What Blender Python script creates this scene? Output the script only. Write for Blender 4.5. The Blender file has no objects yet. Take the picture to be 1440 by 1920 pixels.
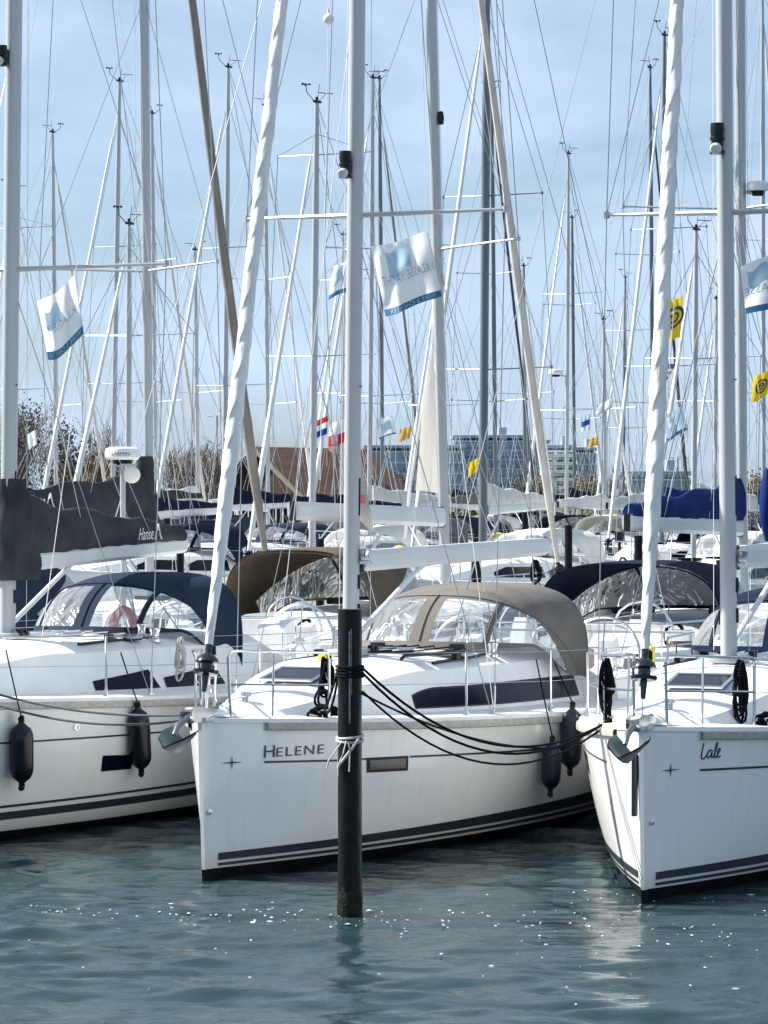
import bpy, math, random
from mathutils import Vector, Matrix, noise
R = math.radians
random.seed(7)
scn = bpy.context.scene
# ------------------------------------------------------------------ camera
F, HZ, CH = 5650.0, 930.0, 3.21          # focal length in photo pixels, horizon row, eye height
cam = bpy.data.cameras.new('camera'); camo = bpy.data.objects.new('camera', cam)
scn.collection.objects.link(camo); scn.camera = camo
camo.location = (0, 0, CH)
camo.rotation_euler = (R(90) - math.atan(30 / F), 0, 0)
cam.sensor_fit = 'VERTICAL'; cam.sensor_height = 36; cam.lens = F / 1920 * 36
cam.clip_start = 0.5; cam.clip_end = 6000
scn.render.resolution_x = 768; scn.render.resolution_y = 1024
# ------------------------------------------------------------------ sky and sun
SUN_AZ, SUN_EL = R(-76), R(42)           # azimuth from +Y (view direction), negative = left
w = bpy.data.worlds.new('World'); scn.world = w; w.use_nodes = True
nt = w.node_tree; nt.nodes.clear()
out = nt.nodes.new('ShaderNodeOutputWorld'); bg = nt.nodes.new('ShaderNodeBackground')
sky = nt.nodes.new('ShaderNodeTexSky'); sky.sky_type = 'NISHITA'; sky.sun_disc = False
sky.sun_elevation = SUN_EL; sky.sun_rotation = SUN_AZ; sky.air_density = 1.0; sky.dust_density = 0.6; sky.ozone_density = 2.5
tc = nt.nodes.new('ShaderNodeTexCoord'); mp = nt.nodes.new('ShaderNodeMapping')
mp.inputs['Scale'].default_value = (2.0, 2.0, 5.5); mp.inputs['Rotation'].default_value = (0, R(9), 0)
ns = nt.nodes.new('ShaderNodeTexNoise'); ns.inputs['Scale'].default_value = 2.6; ns.inputs['Detail'].default_value = 7; ns.inputs['Roughness'].default_value = 0.55
ns.inputs['Distortion'].default_value = 0.6
cr = nt.nodes.new('ShaderNodeValToRGB'); cr.color_ramp.elements[0].position = 0.32; cr.color_ramp.elements[1].position = 0.75
cr.color_ramp.elements[0].color = (0.10, 0.10, 0.10, 1); cr.color_ramp.elements[1].color = (1, 1, 1, 1)
mx = nt.nodes.new('ShaderNodeMixRGB'); mx.inputs[2].default_value = (6.9, 8.1, 9.5, 1)
nt.links.new(tc.outputs['Generated'], mp.inputs[0]); nt.links.new(mp.outputs[0], ns.inputs['Vector'])
nt.links.new(ns.outputs['Fac'], cr.inputs[0]); nt.links.new(cr.outputs[0], mx.inputs[0])
sx = nt.nodes.new('ShaderNodeSeparateXYZ'); ev = nt.nodes.new('ShaderNodeValToRGB'); ml = nt.nodes.new('ShaderNodeMixRGB'); ml.blend_type = 'MULTIPLY'; ml.inputs[0].default_value = 1
ev.color_ramp.elements[0].position = 0.0; ev.color_ramp.elements[0].color = (.72, .82, .98, 1); ev.color_ramp.elements[1].position = .22; ev.color_ramp.elements[1].color = (1, 1, 1, 1)
nt.links.new(tc.outputs['Generated'], sx.inputs[0]); nt.links.new(sx.outputs['Z'], ev.inputs[0]); nt.links.new(mx.outputs[0], ml.inputs[1]); nt.links.new(ev.outputs[0], ml.inputs[2])
nt.links.new(sky.outputs[0], mx.inputs[1]); nt.links.new(ml.outputs[0], bg.inputs[0])
bg.inputs[1].default_value = 0.0615
nt.links.new(bg.outputs[0], out.inputs[0])
sl = bpy.data.lights.new('sun', 'SUN'); sl.energy = 5.0; sl.angle = R(0.5); sl.color = (1, 0.965, 0.9)
so = bpy.data.objects.new('sun', sl); scn.collection.objects.link(so)
sdir = Vector((math.sin(SUN_AZ) * math.cos(SUN_EL), math.cos(SUN_AZ) * math.cos(SUN_EL), math.sin(SUN_EL)))
so.rotation_euler = sdir.to_track_quat('Z', 'Y').to_euler(); so.location = sdir * 60
scn.view_settings.view_transform = 'Standard'; scn.view_settings.look = 'None'
scn.view_settings.exposure = 1.02; scn.view_settings.gamma = 1.0
try:
    scn.cycles.transparent_max_bounces = 24; scn.cycles.max_bounces = 8
except Exception: pass

# ------------------------------------------------------------------ materials
MATS = {}
def mat(name, col, rough=0.5, metal=0.0, nscale=6.0, namt=0.12, bump=0.0, bscale=40.0, coat=0.0, spec=0.5, coord='Object', stretch=(1, 1, 1)):
    if name in MATS: return MATS[name]
    m = bpy.data.materials.new(name); m.use_nodes = True; n = m.node_tree; p = n.nodes['Principled BSDF']
    p.inputs['Roughness'].default_value = rough; p.inputs['Metallic'].default_value = metal
    p.inputs['Coat Weight'].default_value = coat; p.inputs['Coat Roughness'].default_value = 0.06
    p.inputs['Specular IOR Level'].default_value = spec
    t = n.nodes.new('ShaderNodeTexCoord'); mm = n.nodes.new('ShaderNodeMapping'); mm.inputs['Scale'].default_value = stretch
    n.links.new(t.outputs[coord], mm.inputs[0])
    a = n.nodes.new('ShaderNodeTexNoise'); a.inputs['Scale'].default_value = nscale; a.inputs['Detail'].default_value = 5
    n.links.new(mm.outputs[0], a.inputs['Vector'])
    r = n.nodes.new('ShaderNodeValToRGB')
    lo = [max(0, c * (1 - namt)) for c in col]; hi = [min(1, c * (1 + namt)) for c in col]
    r.color_ramp.elements[0].position = 0.3; r.color_ramp.elements[1].position = 0.7
    r.color_ramp.elements[0].color = (*lo, 1); r.color_ramp.elements[1].color = (*hi, 1)
    n.links.new(a.outputs['Fac'], r.inputs[0]); n.links.new(r.outputs[0], p.inputs['Base Color'])
    if bump:
        b = n.nodes.new('ShaderNodeBump'); b.inputs['Strength'].default_value = bump; b.inputs['Distance'].default_value = 0.02
        c = n.nodes.new('ShaderNodeTexNoise'); c.inputs['Scale'].default_value = bscale; c.inputs['Detail'].default_value = 4
        n.links.new(mm.outputs[0], c.inputs['Vector']); n.links.new(c.outputs['Fac'], b.inputs['Height'])
        n.links.new(b.outputs[0], p.inputs['Normal'])
    MATS[name] = m
    return m
def M_hull():
    m = mat('gelcoat_white', (0.87, 0.87, 0.85), 0.22, nscale=1.3, namt=0.03, bump=0.05, bscale=1.6, coat=0.4); weather(m); return m
def weather(m):
    n = m.node_tree; p = n.nodes['Principled BSDF']; src = p.inputs['Base Color'].links[0].from_socket
    t = n.nodes.new('ShaderNodeTexCoord'); q = n.nodes.new('ShaderNodeMapping'); q.inputs['Scale'].default_value = (5, 5, .35); a = n.nodes.new('ShaderNodeTexNoise'); a.inputs['Scale'].default_value = 2.2; a.inputs['Detail'].default_value = 6
    r = n.nodes.new('ShaderNodeValToRGB'); r.color_ramp.elements[0].position = .56; r.color_ramp.elements[1].position = .82; r.color_ramp.elements[0].color = (0, 0, 0, 1); r.color_ramp.elements[1].color = (.16, .16, .16, 1)
    x = n.nodes.new('ShaderNodeMixRGB'); x.inputs[2].default_value = (.42, .40, .33, 1)
    n.links.new(t.outputs['Object'], q.inputs[0]); n.links.new(q.outputs[0], a.inputs['Vector']); n.links.new(a.outputs['Fac'], r.inputs[0]); n.links.new(r.outputs[0], x.inputs[0]); n.links.new(src, x.inputs[1])
    sp = n.nodes.new('ShaderNodeSeparateXYZ'); mr = n.nodes.new('ShaderNodeMapRange'); mr.inputs['From Min'].default_value = .26; mr.inputs['From Max'].default_value = .08; mr.inputs['To Max'].default_value = .6
    y = n.nodes.new('ShaderNodeMixRGB'); y.inputs[2].default_value = (.52, .51, .43, 1); n.links.new(t.outputs['Object'], sp.inputs[0]); n.links.new(sp.outputs['Z'], mr.inputs['Value']); n.links.new(mr.outputs[0], y.inputs[0]); n.links.new(x.outputs[0], y.inputs[1]); n.links.new(y.outputs[0], p.inputs['Base Color'])
def M_hull_old(): return mat('gelcoat_white', (0.80, 0.815, 0.81), 0.22, nscale=1.3, namt=0.035, bump=0.05, bscale=1.6, coat=0.5)
GEL = M_hull()
GELG = mat('gelcoat_warm', (0.74, 0.775, 0.755), 0.25, nscale=1.3, namt=0.04, bump=0.05, bscale=1.5, coat=0.4); weather(GELG)
DECK = mat('deck_gelcoat', (0.80, 0.80, 0.78), 0.45, nscale=3, namt=0.05, bump=0.15, bscale=180)
ANTI = mat('antifouling', (0.004, 0.005, 0.006), 0.7, nscale=9, namt=0.5, bump=0.3, spec=.1)
STRIPE = mat('stripe_grey', (0.022, 0.028, 0.038), 0.35, nscale=5, namt=0.1)
RAIL = mat('rub_rail_grey', (0.42, 0.40, 0.36), 0.5, nscale=14, namt=0.16, bump=0.2)
GLASS = mat('dark_glazing', (0.003, 0.005, 0.011), 0.14, nscale=3, namt=0.4, spec=0.16)
STEEL = mat('stainless_steel', (0.62, 0.64, 0.66), 0.18, 1.0, nscale=20, namt=0.1)
ALU = mat('mast_aluminium', (0.42, 0.435, 0.445), 0.30, 0.15, nscale=2.2, namt=0.07, bump=0.05, bscale=30, stretch=(1, 1, .15))
ALUD = mat('mast_weathered', (0.15, 0.165, 0.18), 0.4, 0.4, nscale=2.2, namt=0.12, stretch=(1, 1, .15))
BOOMM = mat('boom_aluminium', (0.64, 0.66, 0.665), 0.4, 0.2, nscale=1.5, namt=0.06)
WIRE = mat('rigging_wire', (0.34, 0.37, 0.40), 0.35, 0.7, namt=0.1)
WIREL = mat('rigging_line', (0.62, 0.63, 0.62), 0.7, namt=0.15)
WIRED = mat('rigging_dark', (0.035, 0.04, 0.05), 0.6, namt=0.3)
BLK = mat('black_fitting', (0.006, 0.007, 0.009), 0.4, nscale=20, namt=0.4, spec=.3)
FEND = mat('fender_vinyl', (0.004, 0.006, 0.011), 0.25, nscale=7, namt=0.45, bump=0.06, bscale=9, spec=.35)
FENDB = mat('fender_navy', (0.004, 0.010, 0.032), 0.35, nscale=7, namt=0.4)
FENDG = mat('fender_grey', (0.022, 0.03, 0.038), 0.32, nscale=7, namt=0.3)
ROPEB = mat('rope_black', (0.004, 0.0045, 0.006), 0.85, namt=0.4, bump=0.5, bscale=160, spec=.15)
ROPEW = mat('rope_pale', (0.5, 0.5, 0.46), 0.85, namt=0.2, bump=0.5, bscale=160)
SAILW = mat('furled_sail_white', (0.74, 0.755, 0.74), 0.7, nscale=7, namt=0.09, bump=0.6, bscale=16, stretch=(1, 1, .25))
SAILB = mat('furled_sail_taupe', (0.20, 0.185, 0.17), 0.8, nscale=5, namt=0.2, bump=0.4, bscale=14, stretch=(1, 1, .3))
SAILC = mat('furled_sail_cream', (0.52, 0.50, 0.45), 0.8, nscale=6, namt=0.14, bump=0.4, bscale=14, stretch=(1, 1, .3))
GLASS.node_tree.nodes['Principled BSDF'].inputs['IOR'].default_value = 1.3
CLOTHS = {
    'charcoal': mat('canvas_charcoal', (0.042, 0.045, 0.051), 0.9, spec=.12, nscale=3, namt=0.3, bump=0.9, bscale=5),
    'navy': mat('canvas_navy', (0.005, 0.009, 0.030), 0.85, spec=.12, nscale=3, namt=0.25, bump=0.35, bscale=8),
    'blue': mat('canvas_blue', (0.005, 0.020, 0.125), 0.75, spec=.12, nscale=3, namt=0.25, bump=0.4, bscale=8),
    'slate': mat('canvas_slate', (0.016, 0.027, 0.052), 0.8, spec=.12, nscale=3, namt=0.2, bump=0.3, bscale=8),
    'taupe': mat('canvas_taupe', (0.155, 0.145, 0.13), 0.85, spec=.12, nscale=3, namt=0.12, bump=0.3, bscale=8),
    'brown': mat('canvas_brown', (0.10, 0.08, 0.058), 0.85, spec=.12, nscale=3, namt=0.18, bump=0.3, bscale=8),
    'white': mat('canvas_white', (0.62, 0.62, 0.58), 0.8, spec=.12, nscale=3, namt=0.1, bump=0.5, bscale=8),
}
WOOD = mat('jetty_wood', (0.17, 0.14, 0.11), 0.85, nscale=5, namt=0.35, bump=0.6, bscale=30)
PILE = mat('pile_coated', (0.0025, 0.003, 0.004), 0.42, spec=.25, nscale=8, namt=0.7, bump=0.5, bscale=22, stretch=(1, 1, .3))
ORANGE = mat('orange_cover', (0.95, 0.05, 0.0), 0.6, namt=0.1)
YELLOW = mat('yellow_cloth', (0.80, 0.56, 0.02), 0.7, namt=0.08)
PLAST = mat('white_plastic', (0.72, 0.74, 0.75), 0.4, namt=0.05)
TEXTD = mat('lettering_dark', (0.03, 0.035, 0.045), 0.4, namt=0.1)
TEXTW = mat('lettering_white', (0.75, 0.75, 0.75), 0.6, namt=0.05)
TEXTB = mat('lettering_blue', (0.20, 0.34, 0.48), 0.6, namt=0.1)
BROWNP = mat('mahogany_panel', (0.16, 0.07, 0.05), 0.5, namt=0.25)

def cloth_thin(name, col, trans=0.45):
    if name in MATS: return MATS[name]
    m = bpy.data.materials.new(name); m.use_nodes = True; n = m.node_tree; p = n.nodes['Principled BSDF']
    p.inputs['Roughness'].default_value = 0.8
    o = n.nodes['Material Output']; tr = n.nodes.new('ShaderNodeBsdfTranslucent'); mixs = n.nodes.new('ShaderNodeMixShader')
    nz = n.nodes.new('ShaderNodeTexNoise'); nz.inputs['Scale'].default_value = 9; r = n.nodes.new('ShaderNodeValToRGB')
    r.color_ramp.elements[0].color = (*[c * .85 for c in col], 1); r.color_ramp.elements[1].color = (*[min(1, c * 1.05) for c in col], 1)
    n.links.new(nz.outputs['Fac'], r.inputs[0]); n.links.new(r.outputs[0], p.inputs['Base Color']); n.links.new(r.outputs[0], tr.inputs[0])
    mixs.inputs[0].default_value = trans
    n.links.new(p.outputs[0], mixs.inputs[1]); n.links.new(tr.outputs[0], mixs.inputs[2]); n.links.new(mixs.outputs[0], o.inputs[0])
    MATS[name] = m; return m
FLW = cloth_thin('flag_white', (0.86, 0.88, 0.90), .5); FLB = cloth_thin('flag_blue', (0.05, 0.22, 0.38)); FLY = cloth_thin('flag_yellow', (0.85, 0.60, 0.01))
FLR = cloth_thin('flag_red', (0.60, 0.03, 0.04)); FLN = cloth_thin('flag_navy', (0.03, 0.07, 0.30)); FLL = cloth_thin('flag_pale_blue', (0.50, 0.68, 0.82))
FLO = cloth_thin('flag_ochre', (0.70, 0.42, 0.08)); SAILT = cloth_thin('sail_cloth_cream', (0.42, 0.41, 0.38), 0.25)
def vinyl():
    m = bpy.data.materials.new('clear_vinyl'); m.use_nodes = True; n = m.node_tree; n.nodes.clear()
    o = n.nodes.new('ShaderNodeOutputMaterial'); t = n.nodes.new('ShaderNodeBsdfTransparent'); t.inputs[0].default_value = (0.86, 0.9, 0.92, 1)
    g = n.nodes.new('ShaderNodeBsdfGlossy'); g.inputs['Roughness'].default_value = 0.12
    d = n.nodes.new('ShaderNodeBsdfDiffuse'); d.inputs[0].default_value = (0.6, 0.63, 0.65, 1)
    tc = n.nodes.new('ShaderNodeTexCoord'); mp = n.nodes.new('ShaderNodeMapping'); mp.inputs['Scale'].default_value = (1.2, 1.2, .5); mp.inputs['Rotation'].default_value = (.5, .6, 0)
    nz = n.nodes.new('ShaderNodeTexNoise'); nz.inputs['Scale'].default_value = 2.6; nz.inputs['Detail'].default_value = 2; nz.inputs['Distortion'].default_value = 1.6
    b = n.nodes.new('ShaderNodeBump'); b.inputs['Strength'].default_value = 0.9; b.inputs['Distance'].default_value = 0.09
    n.links.new(tc.outputs['Object'], mp.inputs[0]); n.links.new(mp.outputs[0], nz.inputs['Vector']); n.links.new(nz.outputs['Fac'], b.inputs['Height'])
    n.links.new(b.outputs[0], g.inputs['Normal']); n.links.new(b.outputs[0], d.inputs['Normal'])
    f = n.nodes.new('ShaderNodeFresnel'); f.inputs['IOR'].default_value = 1.9; n.links.new(b.outputs[0], f.inputs['Normal'])
    m1 = n.nodes.new('ShaderNodeMixShader'); m2 = n.nodes.new('ShaderNodeMixShader'); m2.inputs[0].default_value = 0.24
    n.links.new(f.outputs[0], m1.inputs[0]); n.links.new(t.outputs[0], m1.inputs[1]); n.links.new(g.outputs[0], m1.inputs[2])
    n.links.new(m1.outputs[0], m2.inputs[1]); n.links.new(d.outputs[0], m2.inputs[2]); n.links.new(m2.outputs[0], o.inputs[0])
    return m
VINYL = vinyl()

# ------------------------------------------------------------------ mesh helpers
class MB:
    def __init__(s): s.v = []; s.f = []; s.m = []
    def add(s, vs, fs, mi=0):
        o = len(s.v); s.v += [tuple(x) for x in vs]; s.f += [tuple(i + o for i in f) for f in fs]; s.m += [mi] * len(fs)
    def grid(s, rows, mi=0, closed=False, cap=False):
        n = len(rows[0]); vs = [p for r in rows for p in r]; fs = []
        for i in range(len(rows) - 1):
            for j in range(n if closed else n - 1):
                k = (j + 1) % n
                fs.append((i * n + j, i * n + k, (i + 1) * n + k, (i + 1) * n + j))
        if cap:
            fs.append(tuple(range(n))[::-1]); fs.append(tuple((len(rows) - 1) * n + j for j in range(n)))
        s.add(vs, fs, mi)
    def box(s, c, d, rz=0.0, mi=0, rx=0.0):
        c = Vector(c); m = Matrix.Rotation(rz, 3, 'Z') @ Matrix.Rotation(rx, 3, 'X'); hx, hy, hz = d[0] / 2, d[1] / 2, d[2] / 2
        b = min(hx, hy, hz) * 0.22
        rows = []
        for z, ins in ((-hz, b), (-hz + b, 0), (hz - b, 0), (hz, b)):
            x, y = hx - ins, hy - ins
            rows.append([c + m @ Vector(q) for q in ((-x + b, -y, z), (x - b, -y, z), (x, -y + b, z), (x, y - b, z), (x - b, y, z), (-x + b, y, z), (-x, y - b, z), (-x, -y + b, z))])
        s.grid(rows, mi, True, True)
    def tube(s, pts, r, n=6, mi=0, cap=True, sq=1.0):
        pts = [Vector(p) for p in pts]; rows = []; rs = r if isinstance(r, (list, tuple)) else [r] * len(pts)
        up = None
        for i, p in enumerate(pts):
            d = (pts[min(i + 1, len(pts) - 1)] - pts[max(i - 1, 0)])
            if d.length < 1e-9: d = Vector((0, 0, 1))
            d.normalize()
            if up is None:
                up = Vector((0, 0, 1)) if abs(d.z) < 0.9 else Vector((1, 0, 0))
            a = d.cross(up).normalized(); b = d.cross(a).normalized(); up = -b if b.dot(up) < 0 else b
            a = d.cross(up).normalized(); b = a.cross(d).normalized(); up = b
            rows.append([p + a * math.cos(t) * rs[i] + b * math.sin(t) * rs[i] * sq for t in [2 * math.pi * k / n for k in range(n)]])
        s.grid(rows, mi, True, cap)
    def lathe(s, prof, c=(0, 0, 0), n=16, mi=0, axis=None):
        c = Vector(c); q = Vector((0, 0, 1)).rotation_difference(Vector(axis)) if axis is not None else None
        rows = []
        for r_, z in prof:
            row = []
            for k in range(n):
                v = Vector((r_ * math.cos(2 * math.pi * k / n), r_ * math.sin(2 * math.pi * k / n), z))
                if q: v = q @ v
                row.append(c + v)
            rows.append(row)
        s.grid(rows, mi, True, True)
    def poly(s, pts, mi=0): s.add(pts, [tuple(range(len(pts)))], mi)
    def build(s, name, m, parent=None, smooth=True, angle=38):
        me = bpy.data.meshes.new(name); me.from_pydata(s.v, [], s.f)
        ms = m if isinstance(m, (list, tuple)) else [m]
        for x in ms: me.materials.append(x)
        me.polygons.foreach_set('material_index', s.m)
        if smooth:
            me.polygons.foreach_set('use_smooth', [True] * len(me.polygons)); me.set_sharp_from_angle(angle=R(angle))
        me.update()
        o = bpy.data.objects.new(name, me); scn.collection.objects.link(o)
        if parent is not None: o.parent = parent
        return o
def tag(o, label=None, cat=None, group=None, kind=None):
    if label: o['label'] = label
    if cat: o['category'] = cat
    if group: o['group'] = group
    if kind: o['kind'] = kind
    return o
def empty(name, loc, rz=0, **k):
    o = bpy.data.objects.new(name, None); scn.collection.objects.link(o); o.location = loc; o.rotation_euler = (0, 0, rz)
    o.empty_display_size = 0.3
    return tag(o, **k)
def P(px, py, d): return Vector(((px - 720) * d / F, d, CH - (py - HZ) * d / F))
def lerp(a, b, t): return a + (b - a) * t
def sm(a, b, x):
    t = max(0, min(1, (x - a) / (b - a))); return t * t * (3 - 2 * t)
def sag(a, b, s, n=14):
    a, b = Vector(a), Vector(b)
    return [a.lerp(b, i / n) - Vector((0, 0, s * 4 * (i / n) * (1 - i / n))) for i in range(n + 1)]
def wob(pts, amp, sc=3.0, seed=0):
    return [Vector(p) + Vector(noise.noise_vector(Vector(p) * sc + Vector((seed, seed, 0)))) * amp for p in pts]
_tc = {}
def text_geo(txt, shear=0.0, space=1.0, off=0.0):
    k = (txt, shear, space, off)
    if k in _tc: return _tc[k]
    c = bpy.data.curves.new('t', 'FONT'); c.body = txt; c.size = 1; c.shear = shear; c.space_character = space; c.offset = off; c.resolution_u = 3
    o = bpy.data.objects.new('t', c); scn.collection.objects.link(o)
    dg = bpy.context.evaluated_depsgraph_get(); me = bpy.data.meshes.new_from_object(o.evaluated_get(dg))
    vs = [v.co.copy() for v in me.vertices]; fs = [tuple(p.vertices) for p in me.polygons]
    bpy.data.objects.remove(o); bpy.data.curves.remove(c); bpy.data.meshes.remove(me)
    xs = [v.x for v in vs]; ys = [v.y for v in vs]; x0, x1, y0, y1 = min(xs), max(xs), min(ys), max(ys)
    vs = [((v.x - x0) / (x1 - x0), (v.y - y0) / (y1 - y0)) for v in vs]
    _tc[k] = (vs, fs, (x1 - x0) / (y1 - y0)); return _tc[k]

# ------------------------------------------------------------------ hull shape
class Hull:
    def __init__(s, L=9.9, B=3.3, F0=1.34, F1=1.06, cab=1.0, beam_k=2.45):
        s.L, s.B, s.F0, s.F1, s.cab, s.k = L, B, F0, F1, cab, beam_k
    def sheer(s, t): return s.F1 + (s.F0 - s.F1) * (1 - max(0, min(t / (.8 * s.L), 1))) ** 1.6
    def bd(s, t):
        t = max(0, t); u = min(t / (.62 * s.L), 1); b = s.B / 2 * (1 - (1 - u) ** s.k)
        q = max(0, (t - .62 * s.L) / (.38 * s.L)); return max(.018, b * (1 - .10 * q * q))
    def bw(s, t):
        u = max(0, min((t - .05) / (.62 * s.L), 1)); b = .87 * s.B / 2 * (1 - (1 - u) ** 1.65)
        q = max(0, (t - .62 * s.L) / (.38 * s.L)); return max(.014, b * (1 - .22 * q * q))
    def hb(s, t, z):
        sh = s.sheer(t); v = max(0, min(1, z / sh)); b = s.bw(t) + (s.bd(t) - s.bw(t)) * v ** .5
        if z < 0: b *= max(.05, 1 - (-z / .55) ** 1.5)
        return b
    def pt(s, t, z, side=1, off=0.0):
        "surface point; the stem leans a little"
        tt = t + .075 * (1 - max(0, min(1, z / s.sheer(t)))) * max(0, 1 - t / 2)
        b = s.hb(t, z) + off
        return Vector((side * b, tt - off * .6 * max(0, 1 - t / 2.5), z))
    def cabh(s, t): return (.44 * sm(.3, 3.4, t) + .06 * sm(3, 6, t)) * s.cab
    def cabw(s, t):
        b = s.bd(t); return min(b * .62 + .0 * t, b - .36 if b > .9 else b * .6, 1.2) if t > 0 else .01
    def top(s, t): return s.sheer(t) + .05 + s.cabh(t) + .06
    def cabpt(s, t, k, side=1, off=0.0):
        w, sh, h = s.cabw(t), s.sheer(t), s.cabh(t)
        a = Vector((w, t, sh + .05)); b = Vector((w * .86, t, sh + .05 + h * .85)); p = a.lerp(b, k)
        return Vector((side * (p.x + off), p.y, p.z + off * .3))
    def deckpt(s, x, t):
        "height of deck or coachroof at x"
        w = s.cabw(t); ax = abs(x); sh = s.sheer(t)
        if t > .72 * s.L: return sh + .05
        if ax > w: return sh + .04
        if ax > w * .86: return sh + .05 + s.cabh(t) * .85 * (w - ax) / (w * .14)
        if ax > w * .72: return sh + .05 + s.cabh(t) * lerp(.85, 1, (w * .86 - ax) / (w * .14))
        return sh + .05 + s.cabh(t) + .06 * (1 - (ax / (w * .72)) ** 2)
    def profile(s, t):
        b, sh, w, h = s.bd(t), s.sheer(t), s.cabw(t), s.cabh(t); bb = b + .012
        if t <= .72 * s.L:
            return [(bb, sh - .01), (bb - .01, sh + .025), (max(b - .07, .01), sh + .03), (w + .03, sh + .04), (w, sh + .05), (w * .86, sh + .05 + h * .85), (w * .72, sh + .05 + h), (w * .36, sh + .05 + h + .045), (0, sh + .05 + h + .06)]
        return [(bb, sh - .01), (bb - .01, sh + .025), (b - .07, sh + .03), (b - .26, sh + .05), (b - .3, sh + .27), (b - .5, sh + .29), (b - .55, sh - .02), (.42, sh - .05), (.38, sh - .42)]
def build_hull(h, par, hm=None, zb=.10, det=2):
    hm = hm or GEL
    n = (44, 26, 14)[2 - det]
    ts = [h.L * (i / n) ** 1.45 for i in range(n + 1)]
    zs = [-.5, -.3, -.12, 0, zb] + [None] * (9 if det else 5)
    nn = len(zs) - 5
    m = MB(); rows = []
    for t in ts:
        sh = h.sheer(t); zz = zs[:5] + [zb + (sh - zb) * (k + 1) / nn for k in range(nn)]
        rows.append([h.pt(t, z, -1) for z in reversed(zz)] + [h.pt(t, z, 1) for z in zz])
    nz = len(zs); N = 2 * nz
    vs = [p for r in rows for p in r]
    fw, fb = [], []
    for i in range(n):
        for j in range(N - 1):
            f = (i * N + j, (i + 1) * N + j, (i + 1) * N + j + 1, i * N + j + 1)
            zi = (nz - 1 - j if j < nz else j - nz); zi2 = (nz - 2 - j if j < nz - 1 else j + 1 - nz)
            (fb if max(zi, zi2) <= 4 else fw).append(f)
    # stem strip and transom
    for j in range(nz - 1):
        f = (nz - 1 - j, nz + j, nz + j + 1, nz - 2 - j); (fb if j < 4 else fw).append(f)
        o = n * N; f = (o + nz - 1 - j, o + nz - 2 - j, o + nz + j + 1, o + nz + j); (fb if j < 4 else fw).append(f)
    m.add(vs, fw, 0); k0 = len(m.f); m.f += fb; m.m += [1] * len(fb)
    m.build('hull', [hm, ANTI], par, angle=50)
    d = MB(); ds = [h.L * (i / (n * 1.3)) ** 1.25 for i in range(int(n * 1.3) + 1)]
    tc = .72 * h.L; ds = sorted([t for t in ds if abs(t - tc) > .06 and t <= h.L] + [tc, tc + .012, h.L])
    rows = []
    for t in ds:
        p = h.profile(t); rows.append([(-x, t, z) for x, z in p] + [(x, t, z) for x, z in reversed(p)][(1 if p[-1][0] == 0 and False else 0):])
    d.grid(rows, 0)
    d.build('deck', DECK, par, angle=28)
def hull_strip(h, t0, t1, z0, z1, side=1, off=.004, n=40, slope=0.0):
    m = MB(); rows = []
    for i in range(n + 1):
        t = lerp(t0, t1, i / n); rows.append([h.pt(t, z0(t) if callable(z0) else z0, side, off), h.pt(t, z1(t) if callable(z1) else z1, side, off)])
    m.grid(rows); return m
def rub_rail(h, par, t0=.55, full=True):
    m = MB()
    for side in (1, -1):
        rows = []
        for i in range(41):
            t = lerp(t0, h.L - .02, i / 40); p = h.pt(t, h.sheer(t), side); s_ = side
            rows.append([(p.x - .004 * s_, p.y, p.z - .005), (p.x + .03 * s_, p.y, p.z - .012), (p.x + .034 * s_, p.y, p.z - .045), (p.x + .03 * s_, p.y, p.z - .07), (p.x - .01 * s_, p.y, p.z - .078)])
        m.grid(rows)
    m.build('rub_rail', RAIL, par, angle=30)
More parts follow.
